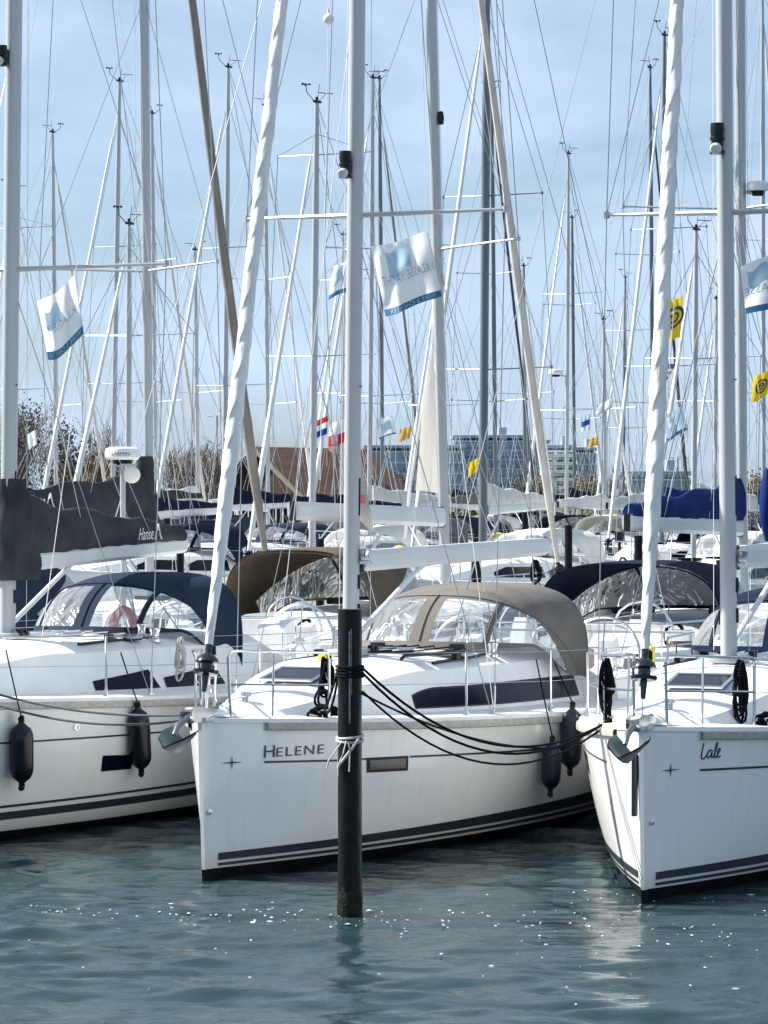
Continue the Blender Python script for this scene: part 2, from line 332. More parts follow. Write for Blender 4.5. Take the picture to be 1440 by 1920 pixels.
def hood(h, par, cloth, tf=None, tr=None, hw=1.12, zt=None, wins=True, det=2, rise=.62, wide=False):
    tf = tf if tf is not None else .50 * h.L; tr = tr if tr is not None else .72 * h.L + .1
    zb0 = h.top(tf); zt = zt or h.top(tr - .3) + rise
    zr = h.sheer(tr) + .3
    NU, NV = (140, 60) if det == 2 else (80, 36)
    def S(u, v):
        th = math.pi * u; c, s = math.cos(th), math.sin(th)
        e = lambda x, p: math.copysign(abs(x) ** p, x)
        # three hoops: base, front bow, rear bow
        p0 = Vector((hw * .98 * e(c, .75), lerp(tr - .12, tf, e(s, .72)), lerp(zr, zb0, sm(0, .55, s))))
        p1 = Vector((hw * .95 * e(c, .72), lerp(tr - .06, tf + .62, e(s, .75)), lerp(zr, zt - (.03 if wide else .09), e(s, .62))))
        p2 = Vector((hw * 1.03 * e(c, .62), tr + .10 * s, lerp(zr - .03, zt, e(s, .55))))
        if v < .5: q = v * 2; p = p0.lerp(p1, q); p += Vector((0, -.03 * s, .07 * s)) * math.sin(math.pi * q)
        else: q = v * 2 - 1; p = p1.lerp(p2, q); p += Vector((0, 0, .04 * s)) * math.sin(math.pi * q)
        return p
    def inwin(u, v):
        if wide: return .06 < u < .94 and .04 < v < .485 and abs(u - .36) > .008 and abs(u - .64) > .008
        # front centre panes then side panes, rounded corners
        for u0, u1, v0, v1 in ((.345, .488, .05, .455), (.512, .655, .05, .455), (.675, .80, .05, .47), (.20, .325, .05, .47)):
            if u0 < u < u1 and v0 < v < v1:
                return True
        if .045 < u <= .20 and .05 < v < .05 + .42 * ((u - .045) / .155) ** .5: return True
        if .80 <= u < .955 and .05 < v < .05 + .42 * ((.955 - u) / .155) ** .5: return True
        return False
    cm, wm = MB(), MB()
    vs = [S(i / NU, j / NV) for i in range(NU + 1) for j in range(NV + 1)]
    fc, fw = [], []
    for i in range(NU):
        for j in range(NV):
            a = i * (NV + 1) + j; f = (a, a + 1, a + NV + 2, a + NV + 1)
            (fw if wins and inwin((i + .5) / NU, (j + .5) / NV) else fc).append(f)
    def comp(fs):
        mp_ = {}; nv = []
        out_ = []
        for f in fs:
            g = []
            for k in f:
                if k not in mp_: mp_[k] = len(nv); nv.append(vs[k])
                g.append(mp_[k])
            out_.append(tuple(g))
        return nv, out_
    cm.add(*comp(fc)); o = cm.build('sprayhood', cloth, par, angle=80)
    if fw: wm.add(*comp(fw)); wm.build('hood_window', VINYL, o, angle=80)
    if det == 2:
        sb = MB()
        for uu in (.5, .335, .665): sb.tube([S(uu, v / 20) + Vector((0, -.004, .004)) for v in range(1, 11)], .011, 4)
        sb.tube([S(i / 40, .49) + Vector((0, 0, .004)) for i in range(1, 40)], .009, 4)
        sb.build('hood_seam', mat('seam_' + cloth.name, [c * .8 for c in cloth.node_tree.nodes['Color Ramp'].color_ramp.elements[0].color[:3]], .8), o)
    tb = MB()
    tb.tube([S(i / 24, 1) + Vector((0, -.03, -.03)) for i in range(25)], .011, 6)
    tb.build('hood_piping', cloth, o)
    return S
def wheel(par, c, r=.42, det=2, mt=None, axis_t=True):
    m = MB(); N = 28 if det == 2 else 16
    cx, ct, cz = c
    m.tube([(cx + r * math.cos(a), ct + .06 * math.sin(a), cz + r * math.sin(a)) for a in [2 * math.pi * k / N for k in range(N + 1)]], .016, 6)
    for k in range(5):
        a = 2 * math.pi * k / 5 + .3; m.tube([(cx, ct, cz), (cx + r * math.cos(a), ct + .06 * math.sin(a), cz + r * math.sin(a))], .009, 4)
    m.lathe([(.001, -.03), (.05, -.03), (.05, .03), (.001, .03)], (cx, ct, cz), 10, 0, (0, 1, 0))
    m.build('steering_wheel', mt or STEEL, par)
    p = MB(); zz = cz - .95
    p.grid([[(cx - .11, ct + .14, zz), (cx + .11, ct + .14, zz), (cx + .11, ct + .42, zz), (cx - .11, ct + .42, zz)],
            [(cx - .10, ct + .12, cz), (cx + .10, ct + .12, cz), (cx + .10, ct + .36, cz), (cx - .10, ct + .36, cz)],
            [(cx - .08, ct + .1, cz + .16), (cx + .08, ct + .1, cz + .16), (cx + .08, ct + .26, cz + .2), (cx - .08, ct + .26, cz + .2)]], 0, True, True)
    p.build('helm_pedestal', PLAST, par)
def line(par, name, pts, r, mt, n=5):
    m = MB(); m.tube(pts, r, n); return m.build(name, mt, par)
def furled(par, a, b, r0, mt, det=2, bow_sag=0.0, name='furled_sail', r1=None):
    a, b = Vector(a), Vector(b); Ln = (b - a).length; n = int(Ln / (.025 if det == 2 else .25)); d = (b - a).normalized()
    s1 = d.cross(Vector((1, 0, 0))).normalized(); s2 = d.cross(s1).normalized()
    K = 42 if det == 2 else 8; m = MB(); rows = []
    r1 = r1 or r0 * .45
    for i in range(n + 1):
        f = i / n; c = a.lerp(b, f) + s1 * bow_sag * 4 * f * (1 - f)
        rr = lerp(r0, r1, f) * min(1, .45 + f * 5) * min(1, .3 + (1 - f) * 20)
        ph = f * Ln * 20 + 7 * noise.noise(Vector((0, 0, f * Ln * .6))); row = []
        for k in range(K):
            th = 2 * math.pi * k / K
            bump = 1 + (.21 * (((3 * th - ph) / 6.2832) % 1.0) ** 1.6 * max(.15, .75 + .9 * noise.noise(Vector((math.cos(th), math.sin(th), f * Ln * 1.3)))) + .05 * math.sin(th - ph * .3) + .10 * noise.noise(Vector((math.cos(th), math.sin(th), f * Ln * 2.5)))) * (1 if det == 2 else .4)
            row.append(c + (s1 * math.cos(th) + s2 * math.sin(th)) * rr * bump)
        rows.append(row)
    m.grid(rows, 0, True, True); return m.build(name, mt, par, angle=60)
def masthead(par, p, aft, det=1):
    m = MB(); p = Vector(p)
    m.box(p + Vector((0, .02, .02)), (.10, .26, .05)); m.tube([p, p + Vector((.04, .05, .62 if det else .4))], .007, 4)
    m.tube([p + Vector((0, -.1, 0)), p + Vector((-.05, -.42, .18)), p + Vector((-.05, -.46, .34))], .010, 5)
    m.tube([p + Vector((-.05, -.62, .35)), p + Vector((-.05, -.3, .35))], .011, 4)
    m.tube([p + Vector((0, 0, .03)), p + Vector((0, 0, .12))], .035, 8)
    for k in range(3):
        a = 2.1 * k; c = p + Vector((-.05, -.46, .34)); q = c + Vector((.09 * math.cos(a), .09 * math.sin(a), .0)); m.tube([c, q], .004, 3); m.box(q, (.04, .04, .04))
    m.tube([p + Vector((0, .05, .03)), p + Vector((.12, .22, .2))], .006, 4)
    m.tube([p + Vector((.02, .05, .22)), p + Vector((.22, .36, .22))], .010, 4)
    m.build('wind_instruments', BLK, par)

def sailboat(label, mast_px=None, d=None, a=22.0, origin=None, L=9.9, B=3.3, mT=3.25, top=15.2, ytop=None, det=1, rake=1.5, heel=0.0, hullm=None,
             mast_r=.075, sail=SAILW, sail_r=.05, cover='charcoal', boom_z=None, boomL=4.0, boom_swing=0.0, hoodc='navy', spz=(5.8, 9.8), spl=1.15, sweep=.35,
             F0=1.34, F1=1.06, cab=1.0, mastm=None, wire=.006, stay2=False, group=None, wins=True, backstay=True, coverh=.42, boomd=.16, hood_on=True, hood_rise=.62, hood_zt=None, hoodw=None, hood_t=(None, None), name='sailing_yacht', sag_=0.0, jacks=True, frac=.93, cov_t0=0.0, boom_on=True, sail_on=True, jack_y=0):
    h = Hull(L, B, F0, F1, cab)
    ar = R(a); ca, sa = math.cos(ar), math.sin(ar)
    if origin is None:
        X = (mast_px - 720) * d / F; origin = (X - mT * sa, d - mT * ca)
    if ytop is not None: top = CH + (HZ - ytop) * d / F
    root = empty(name, (origin[0], origin[1], 0), -ar, label=label, cat='sailing boat', group=group)
    build_hull(h, root, hullm, det=det)
    if det: rub_rail(h, root)
    mm = mastm or ALU
    # mast
    zd = h.top(mT); rk = math.tan(R(rake)); hl = math.tan(R(heel))
    mp_ = lambda z: Vector((hl * (z - zd), mT + rk * (z - zd), z))
    m = MB(); rows = []; K = 20 if det == 2 else 10
    zz = [zd - .02 + (top - zd) * i / 12 for i in range(13)]
    for z in zz:
        f = (z - zd) / (top - zd); r_ = mast_r * (1 if f < .75 else lerp(1, .62, (f - .75) / .25)); c = mp_(z)
        rows.append([c + Vector((r_ * math.cos(2 * math.pi * k / K), r_ * 1.4 * math.sin(2 * math.pi * k / K), 0)) for k in range(K)])
    m.grid(rows, 0, True, True)
    if det == 2:
        m.box((0, mT, zd + .03), (.3, .4, .06)); 
        m.tube([mp_(zd + .2) + Vector((0, mast_r * 1.5, 0)), mp_(top - .3) + Vector((0, mast_r * 1.4, 0))], .018, 6)
    mast = m.build('mast', mm, root, angle=60)
    masthead(mast, mp_(top), 1, det)
    # spreaders and shrouds
    chain_t = mT + .3; cx = h.bd(chain_t) - .14; cz = h.sheer(chain_t) + .03
    for side in (1, -1):
        pts = [Vector((side * cx, chain_t, cz))]
        for i, z in enumerate(spz):
            if z > top - 1: continue
            l = spl * (1 - .16 * i); b0 = mp_(z); tp = b0 + Vector((side * l, sweep * l, .05))
            s_ = MB(); s_.tube([b0 + Vector((side * mast_r * .8, .03, 0)), tp], [.036, .02] if det == 2 else ([.032, .018] if det else [.022, .014]), 8, sq=.7)
            s_.lathe([(.001, -.03), (.03, -.03), (.03, .03), (.001, .03)], tp, 8)
            s_.build('spreader', mm, root); pts.append(tp)
        pts.append(mp_(top - .15 if frac > .95 else lerp(zd, top, frac)))
        line(root, 'shroud', pts, wire, WIRE)
        line(root, 'shroud', [Vector((side * (cx - .06), chain_t + .1, cz)), mp_(spz[0] - .12)], wire * .8, WIRE)
        if len(spz) > 1 and len(pts) > 3: line(root, 'shroud', [pts[1], mp_(spz[1] - .12)], wire * .7, WIRE)
        if det >= 1:
            line(root, 'halyard', [Vector((side * .16, mT + .1, zd + .1)), mp_(top * .97) + Vector((side * .03, .1 if side > 0 else -.1, 0))], wire * .55, WIREL, 4)
        if det:
            t_ = MB(); t_.tube([Vector((side * cx, chain_t, cz)), Vector((side * cx, chain_t, cz)).lerp(pts[1], .055)], .013, 6); t_.box((side * cx, chain_t, cz), (.05, .1, .05)); t_.build('turnbuckle', STEEL, root)
    # forestay with furled sail and drum
    fz = h.sheer(.1); foot = Vector((0, .03, fz + .05)); head = mp_(lerp(zd, top, frac)) + Vector((0, -mast_r * 1.4, 0))
    drum = foot.lerp(head, .03 if det == 2 else .035)
    line(root, 'forestay', [foot, head], wire * 1.1, WIRE)
    dm = MB(); ax = (head - foot).normalized()
    dm.lathe([(.02, -.2), (.03, -.06), (.10, -.05), (.11, -.02), (.05, -.01), (.05, .04), (.10, .05), (.085, .09), (.03, .13), (.028, .3), (.001, .3)], drum, 16, 0, ax)
    if sail_on:
        dm.build('furling_drum', BLK if det < 2 else mat('furler_dark', (.03, .035, .04), .25, .5, namt=.3), root)
        furled(root, foot.lerp(head, .045), foot.lerp(head, .95), sail_r, sail, det, sag_)
    if backstay:
        for side in (1, -1):
            line(root, 'backstay', [mp_(top), mp_(top).lerp(Vector((side * h.bd(L) * .85, L - .1, h.sheer(L))), .72), Vector((side * h.bd(L) * .85, L - .1, h.sheer(L) + .05))], wire * .85, WIRE)
    # boom
    bz = boom_z or zd + .95; sw = R(boom_swing); bdv = Vector((math.sin(sw), math.cos(sw), .025)).normalized(); b0 = mp_(bz) + bdv * (mast_r * 1.5 + .03)
    if boom_on:
        m = MB(); rows = []
        side_v = Vector((bdv.y, -bdv.x, 0))
        for i in range(7):
            c = b0 + bdv * (boomL * i / 6); q = 1.0 - .12 * i / 6
            rows.append([c + side_v * x * boomd * q + Vector((0, 0, y * boomd * q)) for x, y in ((-.18, -.5), (.18, -.5), (.34, -.3), (.36, .25), (.22, .5), (-.22, .5), (-.36, .25), (-.34, -.3))])
        m.grid(rows, 0, True, True); bm = m.build('boom', BOOMM, root, angle=30)
        e = MB(); e.box(b0 - bdv * .01, (.09, .10, boomd * 1.1), -sw); e.build('gooseneck', BLK, bm); e = MB(); e.box(b0 + bdv * boomL, (.08, .05, boomd * .95), -sw); e.build('boom_end', BLK, bm)
        if cover:
            m = MB(); rows = []; NC = 40 if det == 2 else 18; K = 18 if det == 2 else 10
            for i in range(NC + 1):
                f = i / NC; c = b0 + bdv * (boomL * lerp(cov_t0, .985, f)) + Vector((0, 0, boomd * .35))
                hh = coverh * lerp(1, .30, f ** .8) * (1 + .07 * math.sin(f * 19)); ww = .11 * lerp(1.25, .75, f); row = []
                for k in range(K):
                    th = 2 * math.pi * k / K; cs, sn = math.cos(th), math.sin(th)
                    y = (sn * .5 + .5) * hh - .04; x = cs * ww * (1 - .35 * max(0, sn)) * (1 + .10 * math.sin(f * boomL * 14 + th)) * (1 + .22 * noise.noise(Vector((f * 9, th * 1.5, 3 + L))))
                    row.append(c + side_v * x + Vector((0, 0, y + .02 * noise.noise(Vector((f * 12, th, L))))))
                rows.append(row)
            m.grid(rows, 0, True, True); m.build('sail_cover', CLOTHS[cover], bm, angle=60)
        # vang, topping lift, lazy jacks, mainsheet
        line(root, 'kicker', [mp_(zd + .15) + Vector((0, .1, 0)), b0 + bdv * (boomL * (.36 if det == 2 else .27))], .026 if det == 2 else .02, STEEL if det < 2 else BOOMM, 8)
        line(root, 'topping_lift', [mp_(top), b0 + bdv * boomL], wire * .5, WIREL, 4)
        if jacks:
            jp = mp_(spz[0] + .6)
            for f in (.35, .75):
                for s_ in (1, -1): line(root, 'lazy_jack', [jp, b0 + bdv * boomL * f + side_v * .1 * s_ + Vector((0, 0, .1))], wire * .5, WIREL, 4)
        line(root, 'mainsheet', [b0 + bdv * boomL * .62, Vector((.25, .66 * L, h.top(.66 * L)))], .008, WIREL, 4)
        line(root, 'mainsheet', [b0 + bdv * boomL * .62, Vector((-.25, .66 * L, h.top(.66 * L)))], .008, WIREL, 4)
    if hood_on: hood(h, root, CLOTHS[hoodc], *hood_t, det=det, hw=hoodw or min(1.12, h.bd(L * .7) * .74), rise=hood_rise, zt=hood_zt, wide=(a > 90))
    # windows in the coachroof side
    if wins:
        for side in (1, -1):
            for t0, t1 in ((.24 * L, .43 * L), (.45 * L, .66 * L)):
                m = MB(); rows = []
                for i in range(13):
                    t = lerp(t0, t1, i / 12); rows.append([h.cabpt(t, .22, side, .006), h.cabpt(t, .80 - (.25 * (1 - i / 3) if i < 3 else 0), side, .006)])
                m.grid(rows); m.build('cabin_window', GLASS, root)
    # wheels, pushpit, stanchions and lifelines
    if det:
        zc = h.sheer(L * .85)
        for side in (1, -1): wheel(root, (side * .78, .855 * L, zc + .42), .42, det)
    m = MB(); zs_ = h.sheer(L * .95); st = []
    for side in (1, -1):
        ps = [Vector((side * (h.bd(t) - .09), t, h.sheer(t) + .03)) for t in ((.86 * L, .99 * L) if det else (.86 * L,))]
        tp = [p + Vector((0, 0, .6)) for p in ps]
        m.tube([ps[0], tp[0], *tp[1:], Vector((side * .02, L - .05, zs_ + .62))], .0125, 6)
        if det: m.tube([ps[1], tp[1]], .0125, 6); m.tube([ps[0] + Vector((0, 0, .32)), ps[1] + Vector((0, 0, .32)), Vector((side * .45, L - .05, zs_ + .33))], .011, 6)
    m.build('pushpit', STEEL, root)
    m = MB()
    for side in (1, -1):
        q = [Vector((side * max(.08, h.bd(t) - .07), t, h.sheer(t) + .03)) for t in (.32, .62, 1.25)]
        top_ = [p + Vector((0, 0, .56)) for p in q]
        f0 = top_[0] + Vector((0, -.05, 0))
        m.tube([q[0], f0 - Vector((0, 0, .05)), f0 + Vector((0, .06, 0)), top_[1], top_[2] - Vector((0, .06, 0)), top_[2] - Vector((0, 0, .06)), q[2]], .0125, 6)
        m.tube([q[0] + Vector((0, 0, .28)), q[2] + Vector((0, 0, .28))], .011, 6)
        if det: m.tube([top_[1] + Vector((0, .2, 0)), q[1] + Vector((0, .16, 0))], .011, 6)
    m.build('pulpit', STEEL, root)
    sts = [.30 * L, .46 * L, .62 * L, .76 * L]
    for side in (1, -1):
        tips = [Vector((side * (h.bd(1.25) - .07), 1.25, h.sheer(1.25) + .58))]
        for t in sts:
            b_ = Vector((side * (h.bd(t) - .07), t, h.sheer(t) + .03)); m = MB(); m.tube([b_, b_ + Vector((0, 0, .58))], .011, 6); m.lathe([(.03, 0), (.025, .04), (.012, .08), (.001, .08)], b_, 8); tips.append(b_ + Vector((0, 0, .57)))
            m.build('stanchion', STEEL, root)
        tips.append(Vector((side * (h.bd(.86 * L) - .09), .86 * L, h.sheer(.86 * L) + .6)))
        if not det: line(root, 'lifeline', tips, .006, WIRE, 4)
        if det:
            line(root, 'lifeline', tips, .0035 if det == 2 else .004, WIRE, 4); line(root, 'lifeline', [p - Vector((0, 0, .28)) for p in tips], .0035, WIRE, 4)
    root_h = h
    return root, h, mp_, b0, bdv, zd
def world(root, p):
    return Matrix.Translation(root.location) @ root.rotation_euler.to_matrix().to_4x4() @ Vector(p)
def pxof(v): return (720 + F * v.x / v.y, HZ - (v.z - CH) * F / v.y)
def solve_t(root, fn, px, lo, hi):
    for _ in range(40):
        mid = (lo + hi) / 2
        if pxof(world(root, fn(mid)))[0] < px: lo = mid
        else: hi = mid
    return (lo + hi) / 2
def solve_z(root, fn, py, lo=0, hi=2):
    for _ in range(40):
        mid = (lo + hi) / 2
        if pxof(world(root, fn(mid)))[1] > py: lo = mid
        else: hi = mid
    return (lo + hi) / 2

# ------------------------------------------------------------------ water, land
def axis_samples(segs):
    o = []
    for a, b, s in segs:
        n = max(1, int(round((b - a) / s))); o += [a + (b - a) * i / n for i in range(n)]
    return o + [segs[-1][1]]
def make_water():
    import numpy as np
    rs = np.random.RandomState(4)
    xs = np.array([-1500, -400, -120, -40, -16] + axis_samples([(-7.5, 8.5, .05)]) + [18, 45, 130, 400, 1500])
    ys = np.array([-60, 0, 10] + axis_samples([(16.5, 27, .036), (27, 44, .09)]) + [50, 60, 80, 110, 160, 260, 600, 1500, 3500])
    Xg, Yg = np.meshgrid(xs, ys); Z = np.zeros_like(Xg)
    for k in range(90):
        lam = 0.13 * (1.5 / .13) ** rs.rand(); kk = 2 * np.pi / lam
        th = rs.normal(0, .42) + np.pi / 2 * .92; amp = .0105 * lam * .42
        ph = kk * (Xg * np.cos(th) + Yg * np.sin(th)) + rs.rand() * 6.28
        Z += amp * (np.sin(ph) + .25 * np.cos(2 * ph))
    pat = .85 + .55 * np.sin(Xg * .35 + .6 * np.sin(Yg * .31)) * np.sin(Yg * .42 + 1)
    mk = np.clip((Xg + 7.4) / .8, 0, 1) * np.clip((8.4 - Xg) / .8, 0, 1) * np.clip((Yg - 16.4) / .6, 0, 1) * np.clip((44 - Yg) / 6, 0, 1)
    Z *= pat * mk
    v = np.stack([Xg, Yg, Z], -1).reshape(-1, 3); nx = len(xs); ny = len(ys)
    i = np.arange(ny - 1)[:, None] * nx + np.arange(nx - 1)[None]
    f = np.stack([i, i + 1, i + nx + 1, i + nx], -1).reshape(-1, 4)
    me = bpy.data.meshes.new('water'); me.vertices.add(len(v)); me.vertices.foreach_set('co', v.ravel())
    me.loops.add(f.size); me.loops.foreach_set('vertex_index', f.ravel().astype('i')); me.polygons.add(len(f))
    me.polygons.foreach_set('loop_start', (np.arange(len(f)) * 4).astype('i')); me.polygons.foreach_set('loop_total', np.full(len(f), 4, 'i'))
    me.update(calc_edges=True); me.polygons.foreach_set('use_smooth', [True] * len(f))
    m = bpy.data.materials.new('harbour_water'); m.use_nodes = True; n = m.node_tree; p = n.nodes['Principled BSDF']
    p.inputs['Base Color'].default_value = (0.019, 0.040, 0.044, 1); p.inputs['Roughness'].default_value = 0.03; p.inputs['IOR'].default_value = 1.333
    t = n.nodes.new('ShaderNodeTexCoord'); q = n.nodes.new('ShaderNodeMapping'); q.inputs['Scale'].default_value = (1, 2.0, 1)
    a = n.nodes.new('ShaderNodeTexNoise'); a.inputs['Scale'].default_value = 5.5; a.inputs['Detail'].default_value = 5; a.inputs['Roughness'].default_value = .62; a.inputs['Distortion'].default_value = .5
    b = n.nodes.new('ShaderNodeBump'); b.inputs['Strength'].default_value = .5; b.inputs['Distance'].default_value = .012
    n.links.new(t.outputs['Object'], q.inputs[0]); n.links.new(q.outputs[0], a.inputs['Vector']); n.links.new(a.outputs['Fac'], b.inputs['Height']); e = n.nodes.new('ShaderNodeTexNoise'); e.inputs['Scale'].default_value = 11; e.inputs['Detail'].default_value = 3; e.inputs['Distortion'].default_value = .8
    rr = n.nodes.new('ShaderNodeValToRGB'); rr.color_ramp.elements[0].position = .66; rr.color_ramp.elements[1].position = .80; n.links.new(q.outputs[0], e.inputs['Vector']); n.links.new(e.outputs['Fac'], rr.inputs[0])
    b2 = n.nodes.new('ShaderNodeBump'); b2.inputs['Strength'].default_value = 1.0; b2.inputs['Distance'].default_value = .008
    n.links.new(rr.outputs[0], b2.inputs['Height']); n.links.new(b.outputs[0], b2.inputs['Normal']); n.links.new(b2.outputs[0], p.inputs['Normal'])
    me.materials.append(m); o = bpy.data.objects.new('water', me); scn.collection.objects.link(o); o['kind'] = 'structure'
make_water()
def make_land():
    m = MB(); xs = axis_samples([(-300, 500, 8)]); rows = []
    front = lambda x: 148 + 6 * noise.noise(Vector((x * .03, 0, 0))) - x * .02
    for k, (dy, z) in enumerate([(0, -.5), (.6, .55), (3, .75), (9, .95), (25, 1.2), (80, 1.6), (300, 2.0), (900, 2.2), (3200, 2.4)]):
        rows.append([(x * (1 + dy / 300), front(x) + dy, z + (.15 * noise.noise(Vector((x * .1, dy * .1, 1))) if k > 1 else 0)) for x in xs])
    m.grid(rows)
    o = m.build('ground', mat('far_bank_grass', (.07, .085, .035), .95, nscale=.25, namt=.5, bump=.5, bscale=3), None); o['kind'] = 'structure'
make_land()

# ------------------------------------------------------------------ objects of the waterfront
def fender(label, top, bottom, rope_to, r=.11, mt=None, group='fenders hanging along the hulls', swing=0):
    top, bottom = Vector(top), Vector(bottom); L_ = (bottom - top).length; ax = (bottom - top).normalized()
    o = MB(); prof = [(.001, 0), (.022, .004), (.03, .03), (.028, .055), (.05, .075), (.085, .105), (.105, .15), (.11, .21), (.11, L_ - .21), (.105, L_ - .15), (.085, L_ - .105), (.05, L_ - .075), (.028, L_ - .055), (.03, L_ - .03), (.022, L_ - .004), (.001, L_)]
    o.lathe([(a * r / .11, z) for a, z in prof], top, 20, 0, ax)
    f = o.build('fender', mt or FEND, None, angle=70); tag(f, label, 'fender', group)
    e = MB(); s_ = ax.cross(Vector((0, 1, 0))).normalized()
    for c in (top + ax * .012, bottom - ax * .012): e.lathe([(.012, -.036), (.028, -.036), (.028, .036), (.012, .036)], c, 10, 0, s_.cross(ax))
    e.build('eye', BLK, f)
    line(f, 'lanyard', sag(top, rope_to, .01, 6), .007, ROPEB, 5)
    return f
FV = lambda root, h, px, py, side=1, off=.12: None
def hull_at(root, h, px, py, side=1, off=0.0):
    "hull surface point (world) seen at a photo pixel"
    z = 1.0
    for _ in range(6):
        t = solve_t(root, lambda q: h.pt(q, z, side, off), px, .05, h.L)
        z = solve_z(root, lambda q: h.pt(t, q, side, off), py, 0, h.sheer(t))
    return t, z
def hull_quad(root, h, name, par, px, py, mt, side=1, off=.006, n=8):
    "patch between four pixel corners (tl,tr,br,bl) laid on the hull skin"
    c = [hull_at(root, h, x, y, side) for x, y in zip(px, py)]
    m = MB(); rows = []
    for i in range(n + 1):
        f = i / n; a = (lerp(c[0][0], c[1][0], f), lerp(c[0][1], c[1][1], f)); b = (lerp(c[3][0], c[2][0], f), lerp(c[3][1], c[2][1], f))
        rows.append([h.pt(a[0], a[1], side, off), h.pt((a[0] + b[0]) / 2, (a[1] + b[1]) / 2, side, off), h.pt(b[0], b[1], side, off)])
    m.grid(rows); return m.build(name, mt, par)
def hull_text(root, h, par, txt, px0, px1, pyt, pyb, mt=TEXTD, shear=0, side=1, off=.006, space=1.0, toff=0.0, parts=None):
    t0, z1 = hull_at(root, h, px0, pyt, side); t1, zr = hull_at(root, h, px1, pyb, side); _, z0 = hull_at(root, h, px0, pyb, side)
    vs, fs, asp = text_geo(txt, shear, space, toff); m = MB()
    m.add([h.pt(lerp(t0, t1, u), lerp(z0, z1, v), side, off) for u, v in vs], fs); return m.build('name_lettering', mt, par, smooth=False)
def star(root, h, par, px, py, s=.09):
    t, z = hull_at(root, h, px, py); m = MB(); pts = []
    for k in range(8):
        a = math.pi * k / 4; r_ = (s if k % 4 == 0 else s * .62) if k % 2 == 0 else s * .10
        pts.append(h.pt(t + r_ * math.cos(a), z + r_ * math.sin(a), 1, .006))
    c = h.pt(t, z, 1, .006); m.add([c] + pts, [(0, i + 1, (i + 1) % 8 + 1) for i in range(8)]); m.build('star_emblem', STRIPE, par, smooth=False)
def tube_cleat(h, par, t, side=1):
    b = h.bd(t) - .12; z = h.sheer(t) + .03; m = MB()
    m.tube([(side * b, t - .03, z), (side * b, t - .03, z + .05)], .012, 6); m.tube([(side * b, t + .03, z), (side * b, t + .03, z + .05)], .012, 6)
    m.tube([(side * b, t - .11, z + .055), (side * b, t - .05, z + .05), (side * b, t + .05, z + .05), (side * b, t + .11, z + .055)], [.006, .013, .013, .006], 6)
    m.build('cleat', STEEL, par); return Vector((side * b, t, z + .04))
def anchor(h, par, col=STEEL, scale=1.0, stow=0.0):
    z = h.sheer(0); m = MB()
    # shank lying on the bow roller, plough hanging over the stem
    m.tube([(0, .35, z + .09), (0, -.10, z + .07), (0, -.40, z - .0), (0, -.48, z - .08)], [.018, .022, .026, .02], 8)
    s = scale; c = Vector((0, -.42, z - .12))
    def q(x, y, zz): return c + Vector((x * s, y * s, zz * s))
    m.grid([[q(-.01, -.30, -.06), q(0, -.31, -.05), q(.01, -.30, -.06)],
            [q(-.15, -.12, .02), q(0, -.14, -.11), q(.15, -.12, .02)],
            [q(-.19, .06, .07), q(0, .04, -.13), q(.19, .06, .07)],
            [q(-.16, .22, .11), q(0, .20, -.07), q(.16, .22, .11)]])
    m.grid([[q(-.01, -.30, -.045), q(0, -.30, -.035), q(.01, -.30, -.045)], [q(-.14, -.12, .035), q(0, -.13, -.085), q(.14, -.12, .035)],
            [q(-.18, .06, .085), q(0, .05, -.10), q(.18, .06, .085)], [q(-.16, .22, .115), q(0, .20, -.055), q(.16, .22, .115)]])
    m.build('anchor', col, par)
    r_ = MB()
    for sx in (1, -1): r_.grid([[(sx * .06, .25, z), (sx * .06, .25, z + .09)], [(sx * .06, -.16, z + .0), (sx * .06, -.16, z + .13)], [(sx * .055, -.26, z + .03), (sx * .055, -.26, z + .10)]])
    r_.lathe([(.015, -.05), (.035, -.03), (.03, 0), (.035, .03), (.015, .05)], (0, -.2, z + .03), 12, 0, (1, 0, 0))
    r_.box((0, .12, z + .015), (.16, .34, .03)); r_.build('bow_roller', STEEL, par)
def winch(par, p):
    m = MB(); m.lathe([(.001, 0), (.07, 0), (.07, .025), (.05, .04), (.045, .09), (.06, .12), (.06, .14), (.02, .15), (.001, .15)], p, 14); m.build('winch', STEEL, par)
def hatch(h, par, t, w_, l_, x=0):
    m = MB(); rows = []
    z = max(h.deckpt(x, t - l_ / 2), h.deckpt(x, t + l_ / 2)) + .03
    zz = lambda y, e: h.deckpt(x, y) + .028 + e
    for y in (t - l_ / 2, t, t + l_ / 2): rows.append([(x - w_ / 2, y, zz(y, 0) - .03), (x - w_ / 2, y, zz(y, 0)), (x + w_ / 2, y, zz(y, 0)), (x + w_ / 2, y, zz(y, 0) - .03)])
    m.grid(rows); m.build('deck_hatch', GLASS, par, angle=20)
    f = MB(); e = .015
    for x0 in (-w_ / 2, w_ / 2): f.tube([(x + x0, t - l_ / 2, zz(t - l_ / 2, 0)), (x + x0, t + l_ / 2, zz(t + l_ / 2, 0))], .014, 5)
    for y in (t - l_ / 2, t + l_ / 2): f.tube([(x - w_ / 2, y, zz(y, 0)), (x + w_ / 2, y, zz(y, 0))], .014, 5)
    f.build('hatch_frame', STEEL, par)
